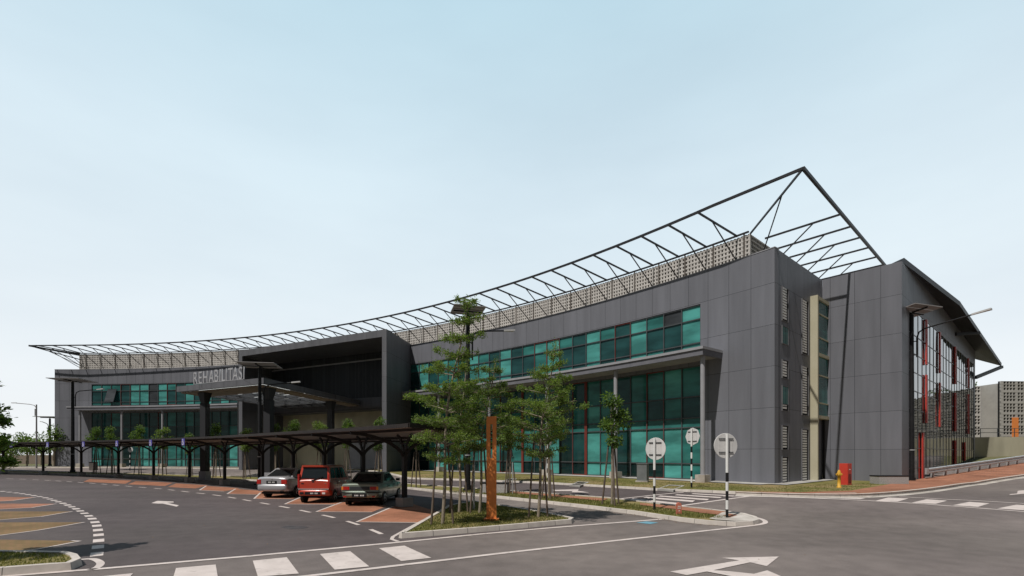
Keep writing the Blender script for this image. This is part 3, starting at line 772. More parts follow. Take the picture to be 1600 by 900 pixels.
for i in range(60):
    s=sr0+i*2.07
    if s>sS1+3.5: break
    s_in=min(s+.1,sS1-.1)
    rib(arc(s,RF,ZF),arc(s_in,RS-.12,ZS1+.08),arc(s_in,RS-.14,14.9))
rib(tip,cS+Vector((0,0,ZS1))+nS*.05,cS+eA*1.2+nS*.15+Vector((0,0,14.9)))
e_l=arc(sS1,RS,ZS1); rib(tipL,e_l,arc(sS1,RS-.1,14.6)); rib(tipL,arc(LEND-2,2.0,15.4),arc(LEND-2,3.5,14.2))
m=MB(); m.beam(tipL,arc(LEND+.5,6,ZF),.13,.2); m.build('edge_beam',STEEL_DK,B)
for px,py in ((1309.5,336),(1326,355),(1340.5,372),(1354.5,387.5),(1367.5,402),(1379,414)):
    po=P(px,py,ZF); po=tip+sideDir*(po-tip).dot(sideDir)
    rib(po,po-eB*4.4,po-eB*3.9-Vector((0,0,1.9)))

# long ledge canopy with round columns
def ledge(s0,s1):
    m=MB(); m.arcbox(s0,s1,-2.03,-.002,Z_CB+.16,Z_CT-.1); m.arcbox(s0-.05,s1,-2.1,-1.98,Z_CB+.02,Z_CT-.16,1); m.arcbox(s0-.06,s0+.08,-1.97,-.003,Z_CB+.02,Z_CT-.16,1)
    m.arcbox(s0-.1,s1,-2.17,-1.95,Z_CT-.155,Z_CT); m.arcbox(s0-.1,s0+.1,-1.945,-.003,Z_CT-.155,Z_CT)
    o=m.build('ledge_canopy',[GREY_MET,GREY_DM],B)
    m=MB(); m.arcbox(s0+.1,s1-.1,-1.95,-.01,Z_CB+.1,Z_CB+.155); m.build('soffit',SOFFIT,o)
    m=MB(); k=s0+.4
    while k<s1-.3:
        p=arc(k,-1.0,Z_CT-.07); m.box(p,(1.75,.05,.06),0,TH0+k/RA); k+=.45
    m.build('roof_seams',GREY_MET,o)
sBR2=s_of(607,-2.0)
ledge(sCan,sBR2)
sLc1=s_of(105,-2.0); sLc0=s_of(371,-2.0)
ledge(sLc0,sLc1)
def column(s,rr=-1.7):
    p=arc(s,rr); z0=tz(p.x,p.y)
    m=MB(); m.tube([(p.x,p.y,z0+.4),(p.x,p.y,Z_CB+.12)],.135,14); o=m.build('round_column',GREY_MET,B)
    m=MB(); m.box((p.x,p.y,z0+.24),(.62,.62,.62),0,TH0+s/RA); m.build('column_base',KERB,o,bevel=.02)
s1=s_of(1098,-1.7); s2=s_of(962,-1.7); st=s2-s1
for i in range(6):
    if s1+st*i<sBR2-1: column(s1+st*i)
column(s_of(623,-1.7))
for px in (125,190.5,254,322): column(s_of(px,-1.7))

# entrance portal: big dark picture frame
e=(FL-FR); e.z=0; e.normalize(); dn=(BR-FR); dn.z=0; dl=dn.length; dn.normalize()
def q(p,a,d,z): return Vector((p.x+e.x*a+dn.x*d,p.y+e.y*a+dn.y*d,z))
WP=(FL-FR).length
def skewbox(m,a0,a1,d0,d1,z0,z1,mi=0):
    pts=[q(FR,a0,d0,z0),q(FR,a1,d0,z0),q(FR,a1,d1,z0),q(FR,a0,d1,z0)]
    pts=pts[::-1]+[q(FR,a1,d1,z1)]*0
    lo=[q(FR,a1,d0,z0),q(FR,a0,d0,z0),q(FR,a0,d1,z0),q(FR,a1,d1,z0)]
    hi=[Vector((p.x,p.y,z1)) for p in lo]
    m.hexa(lo+hi,mi,lambda v:((v-FR).x*e.x+(v-FR).y*e.y+((v-FR).x*dn.x+(v-FR).y*dn.y),v.z))
m=MB()
skewbox(m,0,.55,0,dl+.6,.3,13.89)
skewbox(m,WP-.6,WP,0,dl+2.0,.3,13.89)
skewbox(m,.552,WP-.602,0,dl+1.5,13.22,13.885)
m.build('entrance_portal',PANEL_DK,B)
m=MB(); skewbox(m,.56,WP-.61,dl-1.3,dl-1.0,8.0,13.21); m.build('louvre_wall',LOUVRE_DK,B)
m=MB(); skewbox(m,.56,WP-.61,dl-1.45,dl-1.302,7.3,8.35); skewbox(m,.56,WP-.61,dl-1.0,dl+3.4,7.1,7.6); m.build('louvre_sill',PANEL_DK,B)
m=MB(); skewbox(m,3.0,WP-.61,dl-1.34,dl-1.31,12.35,12.5); m.build('louvre_rail',GREY_MET,B)
m=MB(); skewbox(m,.56,WP-.61,dl+.9,dl+1.2,.3,7.1); m.build('entrance_wall',BEIGE,B)
m=MB(); skewbox(m,3.5,9.5,dl+.82,dl+.89,.6,3.6); m.build('entrance_shutter',GREY_MET,B)
# porch roof on square columns
C0=P(412,590,8.08); L0=P(276,604,8.08); R0=P(572,628,8.08)
for v in (C0,L0,R0): v.z=0
ef=(L0-C0); WF=ef.length; ef.normalize(); ed=(R0-C0); DF=ed.length; ed.normalize()
def qq(a,d,z): return Vector((C0.x+ef.x*a+ed.x*d,C0.y+ef.y*a+ed.y*d,z))
def pb8(m,a0,a1,d0,d1,z0,z1,mi=0):
    lo=[qq(a1,d0,z0),qq(a0,d0,z0),qq(a0,d1,z0),qq(a1,d1,z0)]; m.hexa(lo+[Vector((p.x,p.y,z1)) for p in lo],mi,lambda v:((v-C0).dot(ef),(v-C0).dot(ed) if abs((v-C0).dot(ed))>.01 else v.z))
m=MB()
pb8(m,0,WF,0,.25,7.62,8.08); pb8(m,0,.3,.252,DF,7.62,8.08); pb8(m,WF-.3,WF,.252,DF,7.62,8.08)
for i in range(1,6): pb8(m,.302,WF-.302,3.2+(DF-3.2)*i/6,3.2+(DF-3.2)*i/6+.22,7.62,7.95)
for i in range(1,5): pb8(m,.302+(WF-.6)*i/5,.302+(WF-.6)*i/5+.14,3.2,DF,7.68,7.9)
pr=m.build('porch_roof',PANEL_DK,B)
m=MB(); pb8(m,.302,WF-.302,.252,3.0,7.5,7.6); pb8(m,.302,1.7,3.002,DF,7.5,7.6); m.build('timber_soffit',WOOD,pr)
m=MB(); pb8(m,.302,WF-.302,.26,DF,8.0,8.05); m.build('skylight',FROST,pr)
def pcol(px,d,w):
    k=(px-800)/F     # where the sight line meets the row of columns
    best=min(np.arange(0,WF,.05),key=lambda a: abs(qq(a,d,0).x/qq(a,d,0).y-k)); p=qq(best,d,0)
    return p
def square_column(p,w):
    z0=tz(p.x,p.y); r=math.atan2(ed.y,ed.x)-math.pi/2
    m=MB(); m.box((p.x,p.y,(z0+6.6)/2+.0),(w,w,6.6-z0),0,r)
    def ring(hw,z): return [Vector((p.x+ef.x*a*hw+ed.x*b*hw,p.y+ef.y*a*hw+ed.y*b*hw,z)) for a,b in((-1,-1),(1,-1),(1,1),(-1,1))]
    lo,hi=ring(w/2,6.6),ring(w/2+.22,7.62)
    m.hexa((lo[::-1]+hi[::-1]))
    o=m.build('porch_column',PANEL_DK,B)
    m=MB(); m.box((p.x,p.y,z0+.35),(w+.12,w+.12,.8),0,r); m.build('column_base',GREY_MET,o)
p=pcol(320,1.0,.7); square_column(p,.52)
p=pcol(420,1.5,.7); square_column(p,.56)
best=min(np.arange(2,DF,.05),key=lambda d: abs(qq(.9,d,0).x/qq(.9,d,0).y-(517-800)/F)); square_column(qq(.9,best,0),.52)
m=MB(); p=qq(1.1,DF-1.6,0)
m.tube([qq(1.0,3.6,7.45),qq(1.9,3.9,7.45)],.06,8); m.build('soffit_lamp',WHITE_P,B)

# sign letters standing on the edge of the porch roof
sg=empty('entrance_sign',qq(WF*.6,.1,8.08),'silver capital letters reading REHABILITASI on the front edge of the entrance porch roof','sign')
word='REHABILITASI'
a_l=min(np.arange(0,WF,.02),key=lambda a: abs(qq(a,.12,0).x/qq(a,.12,0).y-(302.5-800)/F)); a_r=min(np.arange(0,WF,.02),key=lambda a: abs(qq(a,.12,0).x/qq(a,.12,0).y-(380-800)/F))
adv=[]; objs=[]
for ch in word:
    cu=bpy.data.curves.new('tmp','FONT'); cu.body=ch; cu.size=1.0; cu.extrude=.02; cu.offset=.002
    ob=bpy.data.objects.new('tmp',cu); COL.objects.link(ob)
    bpy.context.view_layer.update()
    dg=bpy.context.evaluated_depsgraph_get(); me=bpy.data.meshes.new_from_object(ob.evaluated_get(dg))
    xs=[v.co.x for v in me.vertices]; adv.append((min(xs),max(xs))); objs.append(me)
    bpy.data.objects.remove(ob); bpy.data.curves.remove(cu)
gap=.16; tot=sum(b_-a_ for a_,b_ in adv)+gap*(len(word)-4.3)
scx=(a_l-a_r)/tot; HL=1.02; u=0
th=math.atan2(-ef.y,-ef.x)
for me,(x0,x1) in zip(objs,adv):
    me.materials.clear(); me.materials.append(LETTER)
    ob=bpy.data.objects.new('letter',me); COL.objects.link(ob); ob.parent=sg
    zmin=min(v.co.y for v in me.vertices); zmax=max(v.co.y for v in me.vertices)
    for v in me.vertices:
        x,y,z=v.co; a=a_l-(u+(x-x0))*scx; zz=(y-zmin)/(zmax-zmin)*HL+.06
        v.co=qq(a,.14,8.08+zz)-Vector(sg.location)-ed*z*1.5
    u+=x1-x0+gap*{'T':-.2,'L':.7,'A':.5}.get(word[objs.index(me)],1)
    me.update()
m=MB(); m.beam(qq(a_l,.14,8.16),qq(a_r,.14,8.16),.05,.05); m.build('letter_rail',GREY_MET,sg)

# side wall: louvred slots and the projecting cream stair window
def aA(px):
    k=(px-800)/F; return (k*A0.y-A0.x)/(eA.x-k*eA.y)
def zA(px,py):
    p=A0+eA*aA(px); return ZC+(HZ-py)/F*p.y
def slot(px0,px1,y0,y1,kind):
    a0,a1=aA(px0),aA(px1); zt=zA(px0,y0); zb=max(zA(px0,y1),.55)
    m=MB(); m.pbox(A0,eA,nA,a0,a1,zb,zt,.0,.012,1)
    for (u0,u1,v0,v1) in ((a0-.03,a0,zb,zt),(a1,a1+.03,zb,zt),(a0-.03,a1+.03,zt,zt+.03),(a0-.03,a1+.03,zb-.03,zb)): m.pbox(A0,eA,nA,u0,u1,v0,v1,.0,.05,0)
    if kind=='l':
        f=m.build('louvre_window',[SLOTF,DARKVOID],B)
        m=MB(); z=zb+.1
        while z<zt-.05:
            m.pbox(A0,eA,nA,a0+.01,a0+(a1-a0)*.72,z,z+.10,.014,.045); z+=.155
        m.build('louvre_blades',WHITEPAINT,f)
    else:
        f=m.build('slot_window',[SLOTF,DARKVOID],B); m=MB(); m.pbox(A0,eA,nA,a0+.02,(a0+a1)/2,zb+.02,zt-.02,.014,.03); m.pbox(A0,eA,nA,(a0+a1)/2+.04,a1-.02,zb+.02,zt-.02,.014,.03); m.build('pane',G_MID,f)
for y0,y1,k in ((448,500,'l'),(509,536,'w'),(562,590,'l'),(603,631,'w'),(632,641,'l'),(665,702,'l'),(714,756,'l')): slot(1221.5,1230.5,y0,y1,k)
for y0,y1 in ((467,552),(572,648),(671,755)): slot(1252.5,1262,y0,y1,'l')
a0,a1=aA(1266),aA(1287.5); zt=zA(1266,463); zb=zA(1275,655)
m=MB()
m.pbox(A0,eA,nA,a0,a0+.2,.45,zt,.0,.42); m.pbox(A0,eA,nA,a1-.14,a1,.45,zt-.002,.0,.42)
for z in (zt-.22,zA(1276,560),zb): m.pbox(A0,eA,nA,a0+.202,a1-.142,z,z+.2,.0,.40)
bay=m.build('stair_bay',YELLOWB,B)
m=MB(); zs=[zb+.2,zA(1280,630),zA(1280,600),zA(1280,560)]
m.pbox(A0,eA,nA,a0+.205,a1-.145,zb+.2,zt-.22,.2,.3); m.build('pane',G_MID,bay)
m=MB()
for y in (497,533,590,632): m.pbox(A0,eA,nA,a0+.205,a1-.145,zA(1280,y)-.04,zA(1280,y)+.04,.28,.36)
m.build('transoms',YELLOWB,bay)
m=MB(); p=A1-eA*.12+nA*.12; m.tube([(p.x,p.y,.4),(p.x,p.y,zA(1288,510))],.07,8); m.build('downpipe',BLACK,B)

# wing side: mirror curtain wall with red boxed fins
m=MB(); ga,gb=2.0,LC-1.0
ncol=22; cw=(gb-ga)/ncol; zr_=[.2,1.3,2.6,3.9,5.1,6.3,7.5,8.7,9.9,Zg]
cwall=MB()
for i in range(ncol+1): cwall.pbox(B1,eC,nC,ga+i*cw-.03,ga+i*cw+.03,.2,Zg,-.1,.0)
for z in zr_[1:]: cwall.pbox(B1,eC,nC,ga+.04,gb-.04,z-.025,z+.025,-.1,-.003)
cwo=cwall.build('curtain_wall',MULL,B)
for i in range(ncol):
    pm=MB()
    for z0,z1 in zip(zr_,zr_[1:]):
        j=[random.uniform(-.004,.004) for _ in range(4)]
        e0,e1=ga+i*cw+.03,ga+(i+1)*cw-.03
        pt=lambda a,d,z: B1+eC*a+nC*(d-.025)+Vector((0,0,z))
        pm.face([pt(e0,j[0],z0),pt(e1,j[1],z0),pt(e1,j[2],z1),pt(e0,j[3],z1)],0)
    pm.build('glass_panel',G_MIR,cwo)
def aC(px):
    k=(px-800)/F; return (k*B1.y-B1.x)/(eC.x-k*eC.y)
def zC(px,py): return ZC+(HZ-py)/F*(B1+eC*aC(px)).y
for px,segs in ((1446,((497,570),(586,661))),(1440.5,((676,752),)),(1467,((516,583),(598,667))),(1491.5,((542,600),(614,674),(688,745))),(1512,((560,606),(616,678))),(1506.5,((691,720),))):
    a=aC(px)
    for y0,y1 in segs:
        m=MB(); m.pbox(B1,eC,nC,a-.22,a+.22,max(zC(px,y1),.3),min(zC(px,y0),Zg),.015,.10); m.build('red_fin',REDF,B)
# roof plane projecting past the wing
m=MB()
P0=B1+eC*.6+Vector((0,0,ZT+.03)); P1=P(1500,478,13.4); P2=P(1565,572,12.2); P3=C1+eC*5-nC*1+Vector((0,0,ZT+.3)); P4=C1-nC*4+Vector((0,0,ZT+.9)); P5=B1-nC*1.5+eC*3+Vector((0,0,ZT+.5))
up=Vector((0,0,.35))
rows=[[P0,P5],[P1,P5+(P4-P5)*.4],[P2,P4+eC*5]]
for i in range(2):
    (a_,b_),(c_,d_)=rows[i],rows[i+1]
    m.hexa([a_,c_,d_,b_,a_+up,c_+up,d_+up,b_+up])
m.build('wing_roof_overhang',STEEL_DK,B)
m=MB(); m.beam(C1+Vector((0,0,10.2)),P2-Vector((0,0,.1)),.3,.3); m.build('roof_strut',STEEL_DK,B); m=MB()
pm_=P1+(P2-P1)*.35; m.beam(B1+eC*20+Vector((0,0,12.6)),pm_,.25,.25); m.build('roof_strut',STEEL_DK,B)

# ------------------------------------------------------------------ covered parking shelter
post_px=[(5,740),(67.5,741.7),(127,744),(185,746.6),(240,749.6),(296,753.2),(351,757.6),(410,763),(458,769),(507,775.5),(567,783),(632,791.5)]
PP=[G(*p) for p in post_px]
cp=empty('parking_shelter',(PP[8].x,PP[8].y,0),'long curving car park shelter with a low brown steel roof on dark forked posts','carport')
pp2=[Vector((p.x,p.y,0)) for p in PP]
first=pp2[0]+(pp2[0]-pp2[1])*2.2
line=[first]+pp2
crv=smooth(line,6)
def hroof(t): return 3.42-.27*t**1.3        # t 0 left .. 1 right
n_=len(crv); prof=[(-1.75,-.30),(-1.0,-.16),(0,-.05),(1.3,.02),(2.55,.0)]
def normal_at(i):
    a=crv[max(i-1,0)]; b=crv[min(i+1,n_-1)]; t=(b-a).normalized(); return Vector((t.y,-t.x,0)), t
secs=[]
for i in range(n_):
    nn,t=normal_at(i); h=hroof(i/(n_-1)); secs.append([crv[i]+nn*d+Vector((0,0,h+dz)) for d,dz in prof])
nn,t=normal_at(n_-1)
for k in (.35,.7,1.0):
    secs.append([crv[-1]+nn*d+t*(k*(2.9+(d+1.75)/4.3*1.2))+Vector((0,0,hroof(1)+dz)) for d,dz in prof])
m=MB()
upv=Vector((0,0,.07))
L_=[0]
for a_,b_ in zip(secs,secs[1:]): L_.append(L_[-1]+(b_[2]-a_[2]).length)
uvr=[[(l,d[0]) for d in prof] for l in L_]
m.grid(secs,1,uvr,False); m.grid([[p+upv for p in s_] for s_ in secs],0,uvr,False)
m.build('roof_sheet',[ROOF_BR,ROOF_UN],cp)
m=MB()
for a_,b_ in zip(secs,secs[1:]):
    m.beam(a_[-1]+Vector((0,0,.0)),b_[-1]+Vector((0,0,.0)),.07,.13); m.beam(a_[0],b_[0],.06,.14)
    for j in (1,3): m.beam(a_[j]-Vector((0,0,.06)),b_[j]-Vector((0,0,.06)),.06,.1)
for j in range(4): m.beam(secs[-1][j],secs[-1][j+1],.06,.16)
m.build('roof_edge_beam',ROOF_BR,cp)
for k,pt in enumerate(PP):
    i=(k+1)*6; i=min(i,n_-1); nn,t=normal_at(i); z0=pt.z; h=hroof(i/(n_-1))
    m=MB(); m.beam(Vector((pt.x,pt.y,z0+.3)),Vector((pt.x,pt.y,h-.95)),.17,.17,0,(nn.x,nn.y,0))
    post=m.build('forked_post',POSTM,cp)
    m=MB()
    base=Vector((pt.x,pt.y,h-1.1))
    def armc(dend,zend,bow):
        P_=[]; 
        for q_ in range(8):
            u=q_/7; P_.append(base+nn*(dend*u**1.5 if bow>0 else dend*u**1.2)+Vector((0,0,(zend+1.1)*(1-(1-u)**1.7))))
        return P_
    for dd,zz in ((2.45,-.12),(-1.5,-.30)):
        A_=armc(dd,zz,1)
        for a_,b_ in zip(A_,A_[1:]): m.beam(a_,b_,.09,.12)
    for dt in (-1,1):      # secondary fork along the roof
        A_=[base+t*dt*(.55*(u/5)**1.4)+Vector((0,0,.98*(1-(1-u/5)**1.6))) for u in range(6)]
        for a_,b_ in zip(A_,A_[1:]): m.beam(a_,b_,.07,.09)
    m.beam(base+t*.33+Vector((0,0,.62)),base-t*.33+Vector((0,0,.62)),.05,.05)
    m.build('bracket_arm',POSTM,post)
    m=MB(); r_=math.atan2(nn.y,nn.x); m.box((pt.x,pt.y,z0+.16),(.52,.52,.44),0,r_); m.build('concrete_base',CONC,post,bevel=.03)
for k in range(7):
    i=(k+1)*6; nn,t=normal_at(i); h=hroof(i/(n_-1)); c=crv[i]+nn*2.62+Vector((0,0,h-.24)); rd_=math.atan2(t.y,t.x)
    m=MB(); m.box(c,(.5,.02,.46),0,rd_); pl=m.build('disabled_bay_sign',BLUE_S,cp)
    m=MB()
    f=lambda u,v: c+t*u+nn*.018+Vector((0,0,v))
    def bar(a_,b_,w=.035): m.beam(f(*a_),f(*b_),.012,w,0,(t.x*0+0,0,1) if abs(a_[0]-b_[0])>.01 else (t.x,t.y,0))
    m.lathe(f(-.04,.17),[(.032,-.006),(.032,.006)],10,0,(nn.x,nn.y,0))
    bar((-.04,.13),(-.03,-.02)); bar((-.03,-.02),(.1,-.02)); bar((.1,-.02),(.14,-.15)); bar((-.04,.06),(.06,.06))
    ring=[f(-.03+.13*math.cos(a),-.07+.13*math.sin(a)) for a in np.linspace(R_(130),R_(330),9)]
    for a_,b_ in zip(ring,ring[1:]): m.beam(a_,b_,.012,.03)
    m.build('wheelchair_symbol',WHITEPAINT,pl)

# ------------------------------------------------------------------ street lamps
def solar_lamp(base,H,arm,label,group=None,pyaw=0.0,n_panel=4,psize=1.7,r=.13,armz=.85,drop=1.0,arm_rise=.2,tilt=-.02):
    L=empty('street_lamp',base,label,'street lamp',group); b=Vector(base); T=b+Vector((0,0,H))
    m=MB(); m.tube([b+Vector((0,0,.05)),b+Vector((0,0,H*.5)),T],[r,r*.85,r*.7],14); m.build('pole',BLACK,L)
    m=MB(); m.box(b+Vector((0,0,.04)),(.55,.55,.08)); m.tube([b+Vector((0,0,.08)),b+Vector((0,0,.3))],r*1.3,12); m.build('base_plate',BLACK,L)
    m=MB(); m.tube([b+Vector((0,0,2.0)),b+Vector((0,0,2.06))],r*1.12,14); m.build('pole_band',GALV,L)
    a=Vector(arm); d=a.normalized(); z0=H-armz
    o=d*.28
    pts=[b+o+Vector((0,0,z0-1.7)),b+o+Vector((0,0,z0-.5)),b+o+d*.1+Vector((0,0,z0-.16)),b+o+d*.42+Vector((0,0,z0+.02)),b+o+a*.75+Vector((0,0,z0+arm_rise))]
    m=MB(); m.tube(pts,.045,8)
    for zz in (z0-1.55,z0-.7): m.beam(b+Vector((0,0,zz)),b+o+Vector((0,0,zz)),.05,.05)
    m.build('lamp_arm',BLACK,L)
    e_=pts[-1]; sl=Vector((a.x*.25,a.y*.25,arm_rise*.35)); m=MB()
    x=d.cross(Vector((0,0,1)))
    lo=[e_-x*.07,e_+sl-x*.16,e_+sl+x*.16,e_+x*.07]
    m.hexa([p-Vector((0,0,.03)) for p in lo]+[p+Vector((0,0,.06)) for p in lo]); m.build('luminaire',TEALF,L,bevel=.01)
    # inclined solar panels on a rack
    c=T+Vector((0,0,.12)); yx=Vector((math.cos(pyaw),math.sin(pyaw),0)); yy=Vector((-math.sin(pyaw),math.cos(pyaw),tilt)).normalized()
    nz=yx.cross(yy)
    m=MB(); m.beam(c-yx*psize*.5,c+yx*psize*.5,.07,.07); m.beam(c-yy*psize*.42,c+yy*psize*.42,.07,.07); m.tube([T-Vector((0,0,.3)),c],.06,8); m.build('panel_rack',BLACK,L)
    w=psize*.95/n_panel
    for i in range(n_panel):
        o_=c+yy*((i-(n_panel-1)/2)*w)+nz*.08; m=MB()
        lo=[o_+yx*(sx*psize*.55)+yy*(sy*w*.46) for sx,sy in((-1,-1),(1,-1),(1,1),(-1,1))]
        m.hexa([p-nz*.02 for p in lo]+[p+nz*.025 for p in lo]); m.build('solar_panel',[SOFFIT],L)
        mm=MB(); mm.face([p+nz*.029 for p in lo],0); mm.build('solar_cells',SOLAR,bpy.context.scene.objects[children(L)[-1].name] if False else list(L.children)[-1])
    return L
def at_depth(px,Y):
    X=(px-800)/F*Y; return (X,Y,tz(X,Y))
b=G(1424,753.5); H=ZC+(HZ-492)/F*b.y-b.z
solar_lamp(b,H,(1.95,-2.75,0),'tall black solar street lamp at the dark corner of the side wing, beside the guardrail','solar street lamps',R_(18),4,2.2,.17,1.0,arm_rise=.35,tilt=-.12)
b=G(731,766.5,.1); H=ZC+(HZ-490)/F*b.y-b.z
solar_lamp(b,H,(2.4,1.1,0),'solar street lamp whose panel rises behind the tall tiered trees and orange pylon','solar street lamps',R_(16),4,1.65,.16,.95,tilt=-.05)
b=Vector(at_depth(406,35.6)); H=ZC+(HZ-575)/F*b.y-b.z
solar_lamp(b,H,(2.4,.6,0),'solar street lamp standing in front of the entrance porch','solar street lamps',R_(10),4,2.3,.15,1.2)
b=G(113.5,738.2,.1); H=ZC+(HZ-597)/F*b.y-b.z
solar_lamp(b,H,(2.9,.3,0),'solar street lamp before the far plain end of the curved facade','solar street lamps',R_(5),4,3.0,.19,1.0)
b=(at_depth(78,72)); H=ZC+(HZ-654)/F*72-b[2]
solar_lamp(b,H,(-1.3,.2,0),'distant small solar street lamp beyond the far end of the building','solar street lamps',R_(5),2,2.6,.17,.7)
b=Vector(at_depth(57,62)); H=ZC+(HZ-632)/F*62-b.z
L=empty('street_lamp',b,'slim bare street lamp with one long curved arm, beyond the far end of the building','street lamp')
m=MB(); m.tube([b,b+Vector((0,0,H))],[.1,.07],10); m.build('pole',SOFFIT,L)
T=b+Vector((0,0,H)); m=MB(); m.tube([T-Vector((0,0,.5)),T+Vector((-.25,0,-.12)),T+Vector((-.8,0,.02)),T+Vector((-2.6,0,.18))],.04,8); m.build('lamp_arm',SOFFIT,L)
m=MB(); m.box(T+Vector((-2.85,0,.2)),(.6,.2,.08)); m.build('luminaire',TEALF,L); m=MB(); m.box(T+Vector((-.1,0,-1.0)),(.12,.2,.9)); m.build('control_box',GALV,L)

# ------------------------------------------------------------------ road signs seen from behind
def sign(base,H,rad,yaw,label,octo=False,group='striped sign poles'):
    S=empty('road_sign',base,label,'road sign',group); b=Vector(base); m=MB()
    band=.3; z=0; k=0; top=H-rad*1.95; r=.045
    while z<H-.02:
        z1=min(z+band,H-.02); 
        if z>=top-.25: z1=H-.02
        m.tube([b+Vector((0,0,z)),b+Vector((0,0,z1))],r,12,(1 if k%2 and z<top-.25 else 0) if z<top-.25 else 1); z=z1; k+=1
    m.build('striped_pole',[BLACK,WHITEPAINT],S)
    d=Vector((math.sin(yaw),math.cos(yaw),0)); c=b+Vector((0,0,H-rad*.98))+d*.07; x=Vector((d.y,-d.x,0))
    m=MB(); m.lathe(c,[(rad*.985,0),(rad,.008),(rad,.018)],8 if octo else 36,0,d,False); pl=m.build('sign_plate',ALU,S)
    m=MB()
    for zz in (-rad*.52,rad*.55): m.beam(c-d*.02-x*rad*.62+Vector((0,0,zz)),c-d*.02+x*rad*.62+Vector((0,0,zz)),.012,.032)
    m.build('bracket',MULL,S); m=MB()
    for sx in (-1,1): m.beam(c-d*.004+x*sx*rad*.55-Vector((0,0,rad*.5)),c-d*.004+x*sx*rad*.55+Vector((0,0,rad*.53)),.012,.006)
    m.build('stiffener',ALU,S)
    return S
b=G(1136,810,.1); sign(b,ZC+(HZ-677)/F*b.y-b.z,.415,R_(-8),'large round sign seen from behind on a striped pole at the tip of the median')
b=G(1022.5,797,.1); sign(b,ZC+(HZ-684)/F*b.y-b.z,.42,R_(47),'round sign turned sideways on a striped pole beside the red marker stone on the median')
b=G(1080.5,763.5,.05); sign(b,ZC+(HZ-668.5)/F*b.y-b.z,.44,R_(60),'narrow octagonal sign seen obliquely on the verge before the last round column',True)
def striped_pole(b,H,label):
    S=empty('striped_post',b,label,'post','striped posts'); b=Vector(b); m=MB(); z=0;k=0
    while z<H: m.tube([b+Vector((0,0,z)),b+Vector((0,0,min(z+.3,H)))],.045,10,k%2); z+=.3;k+=1
    m.build('pole',[BLACK,WHITEPAINT],S)
    m=MB(); m.lathe(b+Vector((0,.06,H-.3)),[(.3,0),(.3,.015)],20,0,(0,1,0)); m.build('sign_plate',ALU,S)
striped_pole(at_depth(855.5,31),2.9,'black and white striped post half hidden by a young tree on the verge')
striped_pole(at_depth(203,56),2.7,'distant black and white striped post under the far part of the parking shelter')
b=G(740.5,796.5,.1); Hh=ZC+(HZ-700)/F*b.y-b.z
S=empty('white_post',b,'plain pale grey metal post in the grass island beside the orange pylon','post'); m=MB(); m.tube([b,Vector(b)+Vector((0,0,Hh))],.038,12); m.build('pole',GALV,S); m=MB(); m.tube([Vector(b)+Vector((0,0,Hh)),Vector(b)+Vector((0,0,Hh+.03))],.045,12); m.build('cap',GALV,S)
b=G(801,772,.1); S=empty('stake_sign',b,'thin stake with a small green sign plate beside a young median tree','sign'); Hh=ZC+(HZ-713)/F*b.y-b.z
m=MB(); m.tube([b,Vector(b)+Vector((0,0,Hh))],.025,8); m.build('stake',GALV,S); m=MB(); m.box(Vector(b)+Vector((0,-.03,Hh-.15)),(.16,.015,.26)); m.build('sign_plate',G_MID,S)

# ------------------------------------------------------------------ orange pylon with a slot of cut-outs
b=G(768,812.5,.11); Hp=ZC+(HZ-651)/F*b.y-b.z; w=.315
S=empty('orange_pylon',b,'slim orange steel pylon with a tall cut-out slot, standing in the grass island','pylon')
zs0=ZC+(HZ-716)/F*b.y; zs1=ZC+(HZ-663)/F*b.y
m=MB(); bb=Vector(b); c=lambda x,z: bb+Vector((x,0,z))
m.box((b.x,b.y,(b.z+.06+zs0)/2),(w,.2,zs0-b.z-.06)); m.box((b.x,b.y,(b.z+Hp+zs1)/2),(w,.2,b.z+Hp-zs1))
for sx in (-1,1): m.box((b.x+sx*(w/2-.062+.0),b.y,(zs0+zs1)/2),(.124-.002,.2,zs1-zs0))
m.build('pylon_body',ORANGE,S)
m=MB(); m.box((b.x,b.y,b.z+.03),(w+.16,.36,.06)); m.build('base_plate',ORANGE,S); m=MB(); m.box((b.x,b.y,b.z-.01),(w+.3,.5,.03)); m.build('concrete_pad',KERB,S)
m=MB(); hh=(zs1-zs0)
for u in (.30,.42,.55,.68,.78): m.box((b.x,b.y+.0,zs0+hh*u),(.088,.12,.045))
m.build('slot_bars',BLACK,S); m=MB(); m.box((b.x+.028,b.y-.02,zs0+hh*.92),(.03,.1,hh*.15)); m.box((b.x+.02,b.y-.02,zs0+hh*.06),(.03,.1,hh*.1)); m.build('slot_plates',LAMPW,S)

# ------------------------------------------------------------------ small street furniture
b=G(1321,757.5,.1); h=ZC+(HZ-724)/F*b.y-b.z
S=empty('hose_cabinet',b,'red fire hose cabinet on the grass by the dark wing wall','cabinet'); m=MB(); r=R_(-60)
m.box((b.x,b.y,b.z+h/2),(.42,.42,h),0,r); m.build('cabinet_body',RED_C,S,bevel=.015)
rx=Vector((math.cos(r),math.sin(r),0)); ry=Vector((-math.sin(r),math.cos(r),0)); m=MB()
c0=Vector((b.x,b.y,b.z+h*.5))
m.box(c0+rx*.212,(.006,.36,h*.9),0,r); d_=m.build('side_door',RED_C,S); m=MB(); m.box(c0+rx*.217+Vector((0,0,-h*.2)),(.006,.3,h*.42),0,r); m.build('lower_side_shade',RED_SHADE,S); m=MB(); m.box(c0+rx*.217+Vector((0,0,h*.22)),(.006,.14,.05),0,r); m.build('white_label',WHITEPAINT,S)  # dark red sheet low on the side paints in the shading there
b=G(1311,762,.1); S=empty('fire_hydrant',b,'yellow fire hydrant in front of the red hose cabinet','fire hydrant')
